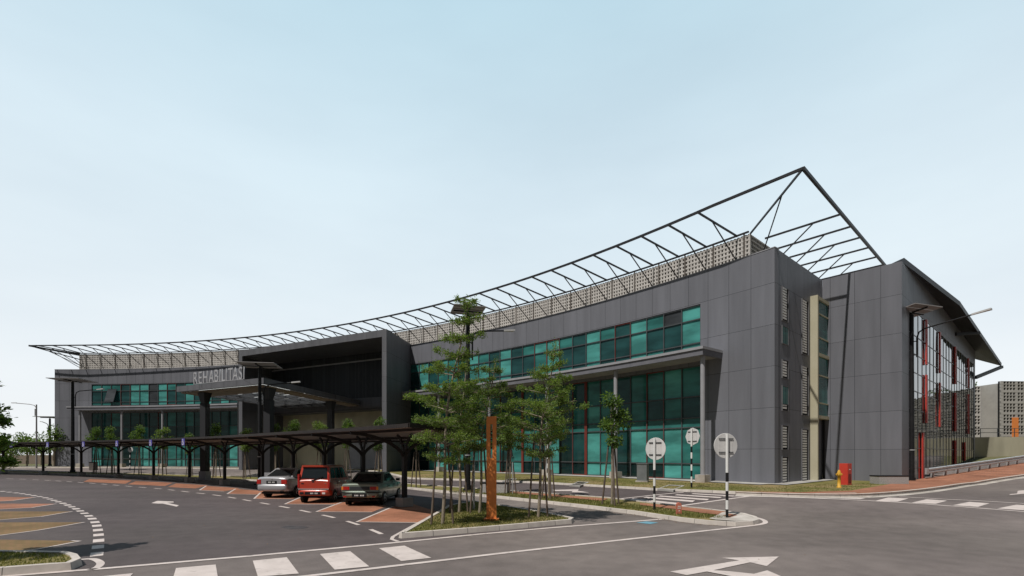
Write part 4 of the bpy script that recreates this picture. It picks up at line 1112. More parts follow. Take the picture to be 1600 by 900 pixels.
m=MB(); m.lathe(b,[(.11,0),(.11,.05),(.07,.06),(.07,.58),(.095,.59),(.095,.64),(.09,.72),(.06,.82),(.03,.88)],18); m.build('hydrant_body',YEL,S); m=MB()
for d in ((1,0,0),(-1,0,0),(0,-1,0)): m.lathe(Vector(b)+Vector((0,0,.66)),[(.04,.06),(.04,.11),(.05,.11),(.05,.135)],12,0,d)
m.build('outlet',YEL,S)
def bench(px0,px1,yb,yt,label,depth=.7):
    a=G(px0,yb,.1); c=G(px1,yb,.1); h=ZC+(HZ-yt)/F*a.y-a.z; S=empty('planter_box',a,label,'planter','granite planter boxes')
    L=(c-a).length; r=math.atan2(c.y-a.y,c.x-a.x); mid=(a+c)/2+Vector((-math.sin(r),math.cos(r),0))*depth/2
    m=MB(); m.box((mid.x,mid.y,a.z+h/2-.03),(L,depth,h),0,r); m.build('granite_body',GRANITE,S,bevel=.01)
    m=MB(); m.box((mid.x,mid.y,a.z+h-.01),(L+.03,depth+.03,.05),0,r); m.build('dark_lid',BLACK,S)
bench(1373.5,1420,756.5,743.5,'speckled granite box at the foot of the wing corner, next to the tall lamp')
bench(750,792,771,754.5,'grey granite box on the median behind the grass island')
b=G(1004.5,752.5,.12); S=empty('service_cabinet',b,'dark grey steel service cabinet in front of the teal glazing','cabinet'); h=ZC+(HZ-725)/F*b.y-b.z
m=MB(); m.box((b.x,b.y,b.z+h/2),(.6,.4,h),0,R_(-35)); m.build('cabinet_body',CABIN,S,bevel=.02); m=MB(); m.box((b.x,b.y,b.z+.02),(.75,.55,.08),0,R_(-35)); m.build('plinth',KERB,S); m=MB(); m.box((b.x,b.y,b.z+h+.01),(.66,.46,.03),0,R_(-35)); m.build('lid',CABIN,S)
b=Vector(at_depth(146,57)); S=empty('litter_bin',b,'small dark brown bin at the foot of the far glazing','bin'); m=MB(); m.box(b+Vector((0,0,.45)),(.6,.5,.9)); m.build('bin_body',POSTBR,S,bevel=.02); m=MB(); m.box(b+Vector((0,0,.93)),(.66,.56,.06)); m.build('lid',BLACK,S)
b=G(1060.5,803.5,.1); S=empty('marker_stone',b,'small red round topped marker stone with white lettering in the median grass','marker'); h=ZC+(HZ-785)/F*b.y-b.z; m=MB()
hw=.085; prof=[(-hw,0),(hw,0),(hw,h-hw)]+[(hw*math.cos(a),h-hw+hw*math.sin(a)) for a in np.linspace(.3,math.pi-.3,7)]+[(-hw,h-hw)]
for yy,fl in ((-.05,0),(.05,1)):
    p=[(b.x+x,b.y+yy,b.z+z) for x,z in prof]; m.face(p if not fl else p[::-1])
for i in range(len(prof)):
    a_,c_=prof[i],prof[(i+1)%len(prof)]; m.face([(b.x+a_[0],b.y-.05,b.z+a_[1]),(b.x+a_[0],b.y+.05,b.z+a_[1]),(b.x+c_[0],b.y+.05,b.z+c_[1]),(b.x+c_[0],b.y-.05,b.z+c_[1])])
m.build('stone',TERRA,S); m=MB()
for zz,ww in ((h*.68,.1),(h*.53,.12),(h*.3,.05)):
    k=3; 
    for i in range(k): m.box((b.x-ww/2+ww*(i+.5)/k,b.y-.053,b.z+zz),(ww/k*.7,.006,.03))
m.build('worn_lettering',WHITEPAINT,S)
def grate(pts,label):
    w=[G(*p,.122) for p in pts]; c=sum(w,Vector())/4; S=empty('drain_grate',c,label,'drain','drain grates'); w=[Vector(p) for p in w]
    m=MB(); big_=[c+(p-c)*1.0 for p in w]; sm=[c+(p-c)*.78 for p in w]
    for i in range(4):
        a_,b_,c_,d_=big_[i],big_[(i+1)%4],sm[(i+1)%4],sm[i]; m.hexa([a_-Vector((0,0,.1)),b_-Vector((0,0,.1)),c_-Vector((0,0,.1)),d_-Vector((0,0,.1)),a_,b_,c_,d_])
    m.build('concrete_surround',CONC,S); m=MB(); z=Vector((0,0,.012)); m.face([p-z for p in sm])
    m.build('pit',DARKVOID,S); m=MB()
    for i in range(7):
        u=(i+.5)/7; m.beam(sm[0]+(sm[1]-sm[0])*u-Vector((0,0,.02)),sm[3]+(sm[2]-sm[3])*u-Vector((0,0,.006)),.01,.006)
    m.build('bars',BLACK,S)
grate([(890,757.5),(906,758.8),(921,753),(903,752.3)],'drain with a concrete surround in the verge, the one nearer the young trees')
grate([(1027,763.5),(1052,765.5),(1070,758.5),(1045,757.3)],'drain with a concrete surround in the verge beside the octagonal sign')
grate([(785,751.3),(796,752),(808,748),(797,747.3)],'drain with a concrete surround in the verge partly behind the median stakes')

# guardrail climbing to the right
S=empty('guardrail',(rail_a.x,rail_a.y,tz(rail_a.x,rail_a.y)),'galvanised steel guardrail along the brick footpath by the mirror glass wing','guardrail'); nr_=Vector((rd.y,-rd.x,0))
pts=[rail_a+rd*t for t in np.arange(0,60,1.0)]; rows=[]
for d,z in ((0,.42),(.07,.46),(.07,.54),(.0,.58),(.0,.62),(.07,.66),(.07,.74),(0,.78)):
    rows.append([p+nr_*d+Vector((0,0,tz(p.x,p.y)+z)) for p in pts])
m=MB(); m.grid(rows,0,None,False); rows2=[[q_-nr_*.012 for q_ in r] for r in rows]; m.grid(rows2,0,None,False)
m.build('rail',GALV,S)
m=MB(); p=pts[0]-rd*.15; m.box(p+nr_*.02+Vector((0,0,tz(p.x,p.y)+.6)),(.34,.1,.4),0,math.atan2(rd.y,rd.x)); m.build('end_piece',GALV,S)
for t in np.arange(1,59,2.0):
    p=rail_a+rd*t-nr_*.1; z=tz(p.x,p.y); m=MB(); m.box(p+Vector((0,0,z+.33)),(.12,.16,.86),0,math.atan2(rd.y,rd.x)); m.build('post',GALV,S)

# ------------------------------------------------------------------ background on the right and left
def wall_thing(name,label,cat,parts,loc):
    S=empty(name,loc,label,cat)
    for n_,mt,mb_ in parts: mb_.build(n_,mt,S)
    return S
m=MB(); x0=47.5; y0=53.0
wz=lambda x:4.05+.01*(x-48)
m.hexa([Vector((x0,y0,0)),Vector((150,y0+6,0)),Vector((150,y0+6.5,0)),Vector((x0,y0+.5,0)),Vector((x0,y0,4.05)),Vector((150,y0+6,5)),Vector((150,y0+6.5,5)),Vector((x0,y0+.5,4.05))])
m2=MB()
for i in range(50): m2.beam((x0+i*2,y0+.25+i*.117,4.05+i*.0185),(x0+i*2,y0+.25+i*.117,5.0+i*.0185),.05,.05)
for zz in (.5,.95): m2.beam((x0,y0+.25,4.05+zz),(x0+100,y0+.25+5.85,4.98+zz),.05,.05)
wall_thing('retaining_wall','pale olive concrete retaining wall with a railing on top, beyond the guardrail','wall',[('wall',BEIGE,m),('railing',MULL,m2)],(x0+10,y0,0))
def lattice(m,o,e,n,a0,a1,z0,z1,skip=None):
    m.pbox(o,e,n,a0,a1,z0,z1,-.5,-.25,1)
    a=a0; k=0
    while a<a1-.01:
        wide=.42 if k%4==0 else .14
        m.pbox(o,e,n,a,min(a+wide,a1),z0,z1,-.24,0); a+=wide+.4; k+=1
    z=z0; k=0
    while z<z1-.01:
        wide=.38 if k%3==0 else .13
        m.pbox(o,e,n,a0,a1,z,min(z+wide,z1),-.23,.012); z+=wide+.38; k+=1
PALE=mat_noise('pale_lattice_concrete',(.36,.345,.325),(.43,.415,.39),1,.9)
S=empty('screen_building',(85,82,0),'pale building clad in a perforated concrete lattice beyond the retaining wall','building')
o=Vector((79*.9525,79,0))
ee=Vector((1,.06,0)).normalized(); nn_=Vector((ee.y,-ee.x,0))
xk=P(1551,600,2.3)  # only for the direction of the step in the facade
m=MB(); ZP=ZC+(HZ-598)/F*80
aS=(1551-1522)/F*80
lattice(m,o+nn_*1.0,ee,nn_,aS+.3,60,1.5,ZP); m.pbox(o,ee,nn_,aS+.3,60,1.5,ZP-.3,-9,.4); m.build('lattice_wall',[PALE,DARKVOID],S)
m=MB(); lattice(m,o-nn_*2,ee,nn_,-16,aS,1.5,ZP-.4); m.build('recessed_lattice',[BLOCK,DARKVOID],S)
m=MB(); m.pbox(o,ee,nn_,(1571-1522)/F*80,(1580-1522)/F*80,1.5,ZC+(HZ-653)/F*79,1.02,1.2); m.build('orange_panel',ORANGE,S)

# ------------------------------------------------------------------ vegetation
def leaf(m,p,d,up,L,W,mi=0):
    d=Vector(d).normalized(); x=d.cross(up)
    if x.length<1e-3: x=Vector((1,0,0))
    x.normalize(); n=x.cross(d)
    a=p; b=p+d*L*.5+x*W*.5+n*L*.06; c=p+d*L; e=p+d*L*.5-x*W*.5+n*L*.06
    m.face([a,b,c,e],mi)
def rv(s=1.0): return Vector((random.gauss(0,s),random.gauss(0,s),random.gauss(0,s)))
def stakes(root,b,n,h,spread,offs=0):
    for k in range(n):
        a=offs+k*2*math.pi/n; f=Vector((math.cos(a)*spread,math.sin(a)*spread,0)); t_=Vector((math.cos(a)*spread*.45,math.sin(a)*spread*.45,h))
        m=MB(); m.tube([b+f-Vector((0,0,.1)),b+t_],[.035,.03],7); m.build('stake',STAKE,root)
    m=MB(); m.tube([b+Vector((math.cos(a)*spread*.55,math.sin(a)*spread*.55,h*.86)) for a in np.linspace(0,6.283,13)],.018,5); m.build('tie',STAKE,root)
def tiered_tree(b,H,tiers,lean,label,density=1.0,leafm=None,L=.062,lowest=None,st=2,stoff=0.2,r0=.05):
    """layered young tree: whorls of near horizontal branches carrying small leaves"""
    S=empty('tiered_tree',b,label,'tree','tall layered trees'); b=Vector(b); lean=Vector(lean)
    def tr(z): u=z/H; return b+Vector((lean.x*u*u,lean.y*u*u,z))+Vector((.05*math.sin(u*9),.05*math.cos(u*7),0))
    m=MB(); m.tube([tr(H*k/12)-Vector((0,0,.1 if k==0 else 0)) for k in range(13)],[r0*(1-.85*k/12)+.006 for k in range(13)],9); m.build('trunk',BARK,S)
    c=MB()
    for (zf,rad,nbr,rise) in tiers:
        a0=random.uniform(0,6.28)
        for k in range(nbr):
            a=a0+k*6.283/nbr+random.uniform(-.3,.3); r=rad*random.uniform(.7,1.12); z=zf*H+random.uniform(-.12,.12)
            p0=tr(z); d=Vector((math.cos(a),math.sin(a),0)); rs=rise*random.uniform(.6,1.3)
            def br(u): return p0+d*r*u+Vector((0,0,r*rs*(u-.25*u*u)))
            c.tube([br(u) for u in (0,.35,.7,1)],[.02,.014,.009,.004],5,1,False)
            nl=int(390*density*r)
            for _ in range(int(6+5*r)):       # side twigs, flat sprays
                u=random.uniform(.18,1); sgn=random.choice((-1,1)); q=br(u)
                td=(d*random.uniform(.3,.9)+Vector((-d.y,d.x,0))*sgn*random.uniform(.4,1)+Vector((0,0,random.uniform(-.05,.35)))).normalized(); tl=r*random.uniform(.2,.46)*(1.2-.75*u)
                c.tube([q,q+td*tl],[.007,.003],4,1,False)
                for i in range(int(nl/(6+5*r)*1.35)):
                    v=random.uniform(.1,1.08); pp=q+td*tl*v+rv(.045)+Vector((0,0,random.uniform(-.03,.05)))
                    leaf(c,pp,td+rv(.7)+Vector((0,0,.25)),Vector((0,0,1))+rv(.45),L*random.uniform(.7,1.25),L*.55)
    for i in range(int(120*density)):
        z=H*random.uniform(.93,1.03); leaf(c,tr(min(z,H))+rv(.07)+Vector((0,0,max(0,z-H))),rv(.5)+Vector((0,0,1)),rv(1),L,L*.5)
    c.build('crown',[leafm or LEAF_A,BARK],S)
    stakes(S,b,st,2.6,.33,stoff); return S
T6=lambda base,step,rs,rise=.22,n=6: [(base+step*i,r,n if r>.5 else 5,rise) for i,r in enumerate(rs)]
b=G(691,819.5,.11); H=ZC+(HZ-474)/F*b.y-b.z
tiered_tree(b,H,T6(.285,.078,[.66,.95,1.1,1.1,.92,.82,.62,.62,.46,.34],.26),(.75,0,0),'tallest layered tree in the grass island, nearest the end of the parking shelter',.95)
b=G(717,801,.11); tiered_tree(b,5.4,T6(.40,.09,[1.0,1.15,1.1,.9,.75,.45],.2),(.2,.2,0),'dense dark layered tree in the middle of the grass island, behind the tallest one',.95,LEAF_C)
b=G(749,802,.11); H=ZC+(HZ-566)/F*b.y-b.z
tiered_tree(b,H,T6(.42,.085,[1.1,1.2,1.15,1.0,.9,.68,.42],.28),(.55,.1,0),'bushy layered tree whose crown spreads right behind the orange pylon',.9,LEAF_C)
b=G(841,808.5,.11); H=ZC+(HZ-541)/F*b.y-b.z
tiered_tree(b,H,T6(.36,.072,[.8,1.1,1.3,1.5,1.15,.95,.72,.5,.3],.32),(.55,0,0),'layered tree at the tip of the grass island with long rising branches',.95)
# off-frame tree whose outer branches reach into the picture
b=Vector((-11.2,9.6,tz(-11.2,9.6)+.12)); tiered_tree(b,4.9,T6(.36,.085,[.9,1.1,1.0,.9,.75,.6,.45],.15),(0,0,0),'layered tree on the corner island by the dashed curve',1.0,LEAF_B,.1)

def round_tree(var,leafm,H=4.3,cw=.85,ch=1.05,n=1500,L=.13):
    S=empty('young_tree',(0,0,0),'young round crowned tree','tree'); m=MB()
    m.tube([(0,0,-.15),(.03,.02,1.4),(-.02,.03,H-ch*.9),(.02,0,H-.3)],[.045,.04,.03,.012],8); m.build('trunk',BARK,S)
    c=MB(); blobs=[]
    for i in range(9):
        a=random.uniform(0,6.28); r=cw*random.uniform(.15,.62); z=H-ch+random.uniform(-.75,.8)*ch; f=max(.25,1-abs(z-(H-ch))/ch*.65)
        blobs.append((Vector((math.cos(a)*r*f,math.sin(a)*r*f,z)),cw*random.uniform(.3,.5)))
    for bp,br_ in blobs: c.tube([(0,0,max(1.6,bp.z-.55)),bp],[.013,.005],4,1,False)
    for i in range(n):
        bp,br_=random.choice(blobs); d=rv(1).normalized(); p=bp+Vector((d.x,d.y,d.z*.85))*br_*random.uniform(.35,1.05)
        leaf(c,p,d*.7+rv(.5)-Vector((0,0,.2)),Vector((0,0,1))+rv(.5),L*random.uniform(.7,1.3),L*.55)
    c.build('crown',[leafm,BARK],S)
    for k in range(3):
        a=k*2.094+.4; m=MB(); m.tube([(math.cos(a)*.36,math.sin(a)*.36,-.12),(math.cos(a)*.12,math.sin(a)*.12,2.25)],[.035,.03],6); m.build('stake',STAKE,S)
    return S
protos=[round_tree(0,LEAF_B),round_tree(1,LEAF_B,4.3,.72,1.15,1300),round_tree(2,LEAF_A,4.2,.95,1.0,1600)]
first_use=[True,True,True]
def place(pi,px,ybase,ytop,label,group='young staked trees along the driveway',wide=1.0,off=.1,pos=None):
    b=pos or G(px,ybase,off); H=ZC+(HZ-ytop)/F*b.y-b.z
    o=protos[pi] if first_use[pi] else copy_tree(protos[pi]); first_use[pi]=False
    o.location=b; s=H/4.3; o.scale=(s*wide,s*wide,s); o.rotation_euler=(0,0,random.uniform(0,6.28)); o['label']=label; o['group']=group; o['category']='tree'
yt=[(150,740.3,668,0,'young staked tree before the far glazing, next to the far plain end wall'),
 (174,740.8,664,1,'young staked tree under the open window sash of the far glazing'),
 (217,741.5,665,0,'young staked tree midway along the far glazing, left of the round column'),
 (254,742.5,664,2,'young staked tree in front of the middle column of the far glazing'),
 (297,744,675,1,'small low young tree just left of the first porch column'),
 (337,746,662,0,'young staked tree just right of the first porch column'),
 (384,748,666,2,'young staked tree before the near jamb of the entrance portal, beside the street lamp'),
 (431,749.5,659,1,'narrow young tree just right of the middle porch column'),
 (459,751,657,0,'young staked tree above the silver car, before the entrance wall'),
 (500,753.2,654,2,'young staked tree above the red car, left of the last porch column'),
 (542,755.5,656,0,'young staked tree between the last porch column and the portal edge'),
 (592,758,649,1,'young staked tree right before the portal edge, above the green car'),
 (650,762,655,0,'young staked tree behind the open end of the parking shelter'),
 (796,771,640,2,'young staked tree on the median behind the orange pylon'),
 (858,779,632,0,'young staked tree on the median behind the tree at the island tip')]
for px,yb,ytp,pi,lab in yt: place(pi,px,yb,ytp,lab)
place(1,956,789,608,'airy young tree with three stakes on the median, standing clear before the teal glazing',wide=1.05)
# far trees at the left and right edges
def bg_tree(b,H,W,label,n=1500,L=.3,leafm=LEAF_C,group='background trees'):
    S=empty('background_tree',b,label,'tree',group); b=Vector(b); m=MB(); m.tube([b,b+Vector((.1,0,H*.55)),b+Vector((0,.1,H*.8))],[.14,.1,.04],8); m.build('trunk',BARK,S); c=MB()
    bl=[(b+Vector((random.uniform(-.6,.6)*W,random.uniform(-.6,.6)*W,H*random.uniform(.45,.86))),W*random.uniform(.28,.5)) for _ in range(14)]
    for bp,r in bl: c.tube([b+Vector((0,0,H*.4)),bp],[.05,.015],4,1,False)
    for i in range(n):
        bp,r=random.choice(bl); d=rv().normalized(); leaf(c,bp+d*r*random.uniform(.3,1.05),d+rv(.6),Vector((0,0,1))+rv(.5),L*random.uniform(.6,1.3),L*.6)
    c.build('crown',[leafm,BARK],S)
bg_tree(at_depth(84,66),5.6,1.9,'leafy tree by the far corner of the building',1500,.26,LEAF_B)
bg_tree(at_depth(42,70),5.0,1.8,'loose tree with a pale crown beside the slim bare lamp',900,.28,LEAF_B)
bg_tree(at_depth(64,80),4.6,1.8,'dark small tree behind the slim bare lamp',900,.28)
bg_tree(at_depth(16,75),4.2,2.0,'low bushy tree at the edge of the far road',1100,.3)
bg_tree(at_depth(-8,68),4.6,2.2,'bushy tree at the outer end of the far road',1000,.3,LEAF_B)
for i in range(9):
    x=-210+i*22; bg_tree((x*1.0-5,150+random.uniform(-8,8),.3),random.uniform(5,7.5),random.uniform(5,7),'distant dark tree in the row far behind the fence',500,1.0,LEAF_C,'distant row of trees')
S=empty('boundary_fence',(-75,92,.4),'long low pale brown boundary fence far behind the parking shelter','fence')
m=MB(); m.beam((-135,92,1.2),(-62,92,1.2),.15,1.6); m.build('fence_panels',mat_noise('fence_brown',(.2,.16,.13),(.27,.22,.18),.4,.9),S); m=MB()
for i in range(26): m.box((-135+i*2.9,91.86,1.3),(.2,.1,2.1))
m.build('fence_posts',CONC,S)
for i,(x,y,h) in enumerate([(118,108,21),(128,112,20),(138,108,22),(109,118,20.5)]):
    bg_tree((x,y,2),h-2.5,4.5,'tree top showing above the pale lattice building',900,.8,LEAF_C,'trees behind the lattice building')
for i,(x,y,h) in enumerate([(74,57,9),(80,60,8),(87,62,10),(93,66,9),(100,69,10),(107,73,9)]):
    bg_tree((x,y-6,2),h,3.0,'roadside tree outside the frame, mirrored in the glass wing',1300,.5,LEAF_C,'roadside trees up the hill')

# ------------------------------------------------------------------ cars
def car(base,yaw,spec,label):
    S=empty(spec['name'],base,label,'car'); S.rotation_euler=(0,0,yaw)
    hw=spec['hw']; paint=spec['paint']
    def B_(m,name,mt,par,bevel=0,sharp=None):
        o=m.build(name,mt,par,world=False,bevel=bevel)
        if sharp: o.data.set_sharp_from_angle(angle=R_(sharp))
        return o
    rows=[]
    for (y,zb,zt,k,ti) in spec['body']:
        w=hw*k; zm=zb+(zt-zb)*.55; half=[(w*.80,zb),(w*.95,zb+.07),(w,zm),(w*.985,zt-.10),(w*ti,zt-.015),(w*ti*.55,zt+.012)]
        ring=half+[(0,zt+.02)]+[(-x,z) for x,z in half[::-1]]+[(0,zb)]
        rows.append([(x,y,z) for x,z in ring])
    m=MB(); m.grid(rows,0,None,True,True); m.face(rows[0][::-1]); m.face(rows[-1])
    body=B_(m,'body',paint,S,0,38)
    g=spec['cab']; (yb0,yb1,zb0,zb1,wb)=g['base']; (yr0,yr1,zr0,wr)=g['roof']
    c=[Vector((-wb,yb0,zb0)),Vector((wb,yb0,zb0)),Vector((wb,yb1,zb1)),Vector((-wb,yb1,zb1))]; t=[Vector((-wr,yr0,zr0-.03)),Vector((wr,yr0,zr0-.03)),Vector((wr,yr1,zr0-.03)),Vector((-wr,yr1,zr0-.03))]
    def cabring(u,z_add=0,sh=1.0):
        return [c[i].lerp(t[i],u) for i in range(4)]
    m=MB(); lo=[v-Vector((0,0,.06)) for v in c]; m.hexa(lo+t); 
    # crowned roof
    R0=t; e0=[Vector((v.x*.86,(v.y-(yr0+yr1)/2)*.9+(yr0+yr1)/2,zr0)) for v in t]
    m.face(e0)
    for i in range(4): m.face([R0[i],R0[(i+1)%4],e0[(i+1)%4],e0[i]],0,None,True)
    B_(m,'cabin',paint,S,.02)
    def patch(m,q,u0,u1,v0,v1,off,mi=0,th=.01):
        bl=lambda u,v: (q[0]*(1-u)+q[1]*u)*(1-v)+(q[3]*(1-u)+q[2]*u)*v
        n=(q[1]-q[0]).cross(q[3]-q[0]).normalized(); p=[bl(u0,v0),bl(u1,v0),bl(u1,v1),bl(u0,v1)]
        m.hexa([x-n*.02 for x in p]+[x+n*off for x in p],mi)
    rear=[c[0],c[1],t[1],t[0]]; front=[c[2],c[3],t[3],t[2]]; right=[c[1],c[2],t[2],t[1]]; left=[c[3],c[0],t[0],t[3]]
    m=MB(); patch(m,rear,.08,.92,.1,.9,.008); B_(m,'rear_window',CARGLASS,S)
    m=MB(); patch(m,front,.06,.94,.08,.92,.008); B_(m,'windscreen',CARGLASS,S)
    sp=spec['split']
    for qd,fl in ((right,0),(left,1)):
        for (u0,u1,v0,v1) in sp:
            if fl: u0,u1=1-u1,1-u0
            m=MB(); patch(m,qd,u0,u1,v0,v1,.008); B_(m,'side_window',CARGLASS,S)
    # wheels
    for y in spec['axles']:
        for sx in (-1,1):
            r=spec['wr']; m=MB(); x=sx*(hw-.01)
            m.lathe((x-sx*.12,y,r),[(r*1.17,0),(r*1.17,.122)],24,0,(sx,0,0),False); B_(m,'wheel_arch',BLACK,body)
            m=MB(); m.lathe((sx*(hw-.175),y,r),[(r*.8,0),(r*.97,.015),(r,.05),(r,.13),(r*.96,.165),(r*.66,.182)],26,0,(sx,0,0)); w=B_(m,'wheel',TYRE,S)
            m=MB(); m.lathe((sx*(hw-.175),y,r),[(r*.64,.16),(r*.62,.186),(r*.2,.178),(r*.12,.188)],20,0,(sx,0,0)); B_(m,'rim',RIM,w); m=MB()
            for k in range(5):
                a=k*1.2566; m.beam(Vector((sx*(hw+.014),y+math.cos(a)*r*.35,r+math.sin(a)*r*.35)),Vector((sx*(hw+.014),y+math.cos(a+.25)*r*.52,r+math.sin(a+.25)*r*.52)),.005,.05)
            B_(m,'rim_gaps',BLACK,w)
    for (name,mt,x0,x1,y0,y1,z0,z1,bv) in spec['boxes']:
        if name=='rear_bumper':
            m=MB(); rows=[]; nu=21
            for t_ in np.linspace(0,1,9):
                z=z0+(z1-z0)*t_; bl=(1-abs(2*t_-1)**3.2)*.075; ins=.02+.035*abs(2*t_-1)**2
                row=[]
                for u in np.linspace(-1,1,nu):
                    a=abs(u); w_=(x1-.0)*1.0
                    if a<=.8: row.append((u/.8*(w_-.10),y0+.075-bl+.05*(a/.8)**3,z))
                    else:
                        q_=(a-.8)/.2; row.append((math.copysign(w_-.10+.10*math.sin(min(1,q_*2.2)*1.5708)-ins*.4,u),y0+.075-bl+.05+.10*(1-math.cos(min(1,q_*2.2)*1.5708))+.62*max(0,q_-.45),z))
                rows.append(row)
            m.grid(rows,0,None,True); m.grid([[ (x,y+.05,z) for x,y,z in rows[-1]],rows[-1]][::-1],0,None,True); m.grid([rows[0],[(x*.9,.5,z) for x,y,z in rows[0]]],0,None,True); B_(m,name,mt,S); continue
        m=MB(); m.box(((x0+x1)/2,(y0+y1)/2,(z0+z1)/2),(x1-x0,y1-y0,z1-z0)); B_(m,name,mt,S,bv)
    # mirrors, number plate marks, exhaust
    ym=spec['mirror']
    for sx in (-1,1):
        m=MB(); m.box((sx*(hw+.07),ym,spec['mz']),(.17,.1,.12)); B_(m,'door_mirror',spec.get('mirrmat',paint),S,.025)
    px,py,pz,pw=spec['plate']; m=MB()
    for i in range(7):
        if i==3: continue
        x=px-pw/2+pw*(i+.5)/7; m.box((x,py,pz),(pw/7*.55,.004,.06))
    B_(m,'plate_marks',PLATE_T,S)
    m=MB(); m.tube([(hw*.45,.25,.26),(hw*.45,-.0,.25)],.03,8); B_(m,'exhaust',BLACK,S)
    # door seams and handles
    m=MB()
    for sx in (-1,1):
        for y in spec['seams']: m.box((sx*(hw*.992+.001),y,.62),(.008,.012,.5))
    B_(m,'door_seams',BLACK,body)
    m=MB()
    for sx in (-1,1):
        for y in spec['handles']: m.box((sx*(hw+.008),y,spec['hz']),(.03,.16,.035))
    B_(m,'door_handle',spec.get('mirrmat',paint),S)
    m=MB(); m.box((0,2.0,.24),(hw*1.7,spec['len']*.8,.1)); B_(m,'underbody',BLACK,S)
    return S
hw=.83
sed=dict(name='saloon_car',hw=hw,paint=PALEGREEN,len=4.25,wr=.295,axles=(.82,3.28),mirror=2.78,mz=1.0,mirrmat=BLACK,
 body=[(0,.40,.9,.93,.93),(.03,.37,.935,.965,.92),(.12,.35,.955,.985,.91),(.9,.22,.965,1,.9),(2.0,.2,.93,1,.92),(3.1,.2,.915,1,.9),(3.85,.22,.84,.985,.88),(4.15,.26,.76,.95,.88),(4.25,.34,.66,.9,.9)],
 cab=dict(base=(.78,3.15,.96,.9,.765),roof=(1.42,2.42,1.385,.6)),split=[(.10,.2,.16,.78),(.22,.5,.12,.88),(.53,.88,.12,.88)],
 boxes=[('tail_light',TAIL,-hw*.86,-hw*.55,-.018,.1,.69,.83,.008),('tail_light',TAIL,hw*.52,hw*.83,-.018,.1,.69,.83,.008),('indicator_light',AMBER,-hw*.945,-hw*.862,-.016,.14,.69,.83,.008),('indicator_light',AMBER,hw*.832,hw*.935,-.016,.14,.69,.83,.008),
  ('garnish_panel',G_GREY,-hw*.52,hw*.49,-.012,.05,.69,.83,.004),('rear_bumper',PALEGREEN,-hw*.985,hw*.985,-.07,.3,.36,.64,.07),('bumper_strip',BLACK,-hw*.99,hw*.99,-.078,.28,.565,.6,.006),
  ('number_plate',BLACK,-.32,.3,-.082,-.06,.385,.535,.004),('bumper_reflector',TAIL,-hw*.82,-hw*.68,-.078,-.05,.39,.44,.004),('bumper_reflector',TAIL,hw*.64,hw*.78,-.078,-.05,.39,.44,.004)],
 plate=(-.01,-.085,.46,.42),seams=(1.28,2.2,3.02),handles=(1.5,2.4),hz=.8)
yawA=R_(1.5)
b=G(563.5,787); b=Vector((-6.42,20.55,tz(-6.42,20.55)+LAYER*2)); car(b,R_(-1),sed,'old pale grey green saloon parked under the near end of the shelter')
hw=.735
van=dict(name='compact_car',hw=hw,paint=REDCAR,len=3.6,wr=.275,axles=(.62,3.0),mirror=2.5,mz=1.05,mirrmat=CHROME,
 body=[(0,.40,1.0,.95,.96),(.03,.36,1.04,.98,.95),(.12,.34,1.06,.99,.95),(.9,.22,1.06,1,.95),(2.2,.2,1.04,1,.93),(2.85,.2,.98,1,.9),(3.35,.22,.86,.98,.88),(3.55,.28,.74,.94,.88),(3.6,.36,.62,.9,.9)],
 cab=dict(base=(.03,2.85,1.05,.98,.70),roof=(.22,2.05,1.68,.62)),split=[(.06,.27,.12,.86),(.30,.55,.1,.88),(.58,.86,.1,.88)],
 boxes=[('tail_light',TAIL,-hw*.97,-hw*.87,-.015,.12,.72,1.3,.01),('tail_light',TAIL,hw*.87,hw*.97,-.015,.12,.72,1.3,.01),('rear_bumper',REDCAR,-hw*1.0,hw*1.0,-.085,.28,.34,.62,.09),('chrome_strip',CHROME,-hw*.93,hw*.93,-.03,.1,.615,.665,.01),
  ('number_plate_recess',BLACK,-.36,.33,-.09,-.06,.395,.52,.004),('fog_light',LAMPW,hw*.56,hw*.74,-.092,-.06,.42,.5,.01),('fog_light',BLACK,-hw*.8,-hw*.58,-.09,-.06,.41,.51,.01),('tailgate_handle',BLACK,-hw*.76,-hw*.6,-.012,.03,.87,.91,.004),('badge',CHROME,hw*.68,hw*.76,-.01,.03,.88,.9,.002),('roof_spoiler',REDCAR,-.58,.58,.12,.42,1.63,1.70,.02)],
 plate=(.05,-.093,.455,.34),seams=(.95,1.72,2.55),handles=(1.1,1.95),hz=.92)
b=Vector((-8.87,21.75,tz(-8.87,21.75)+LAYER*2)); v_=car(b,R_(0),van,'bright red boxy compact car parked between the silver and the pale green car')
m=MB(); m.beam((-.02,-.0,1.03),(.4,.03,1.2),.03,.05); m.box((-.04,.0,1.02),(.1,.06,.07)); m.build('rear_wiper',BLACK,v_,world=False)
hw=.845
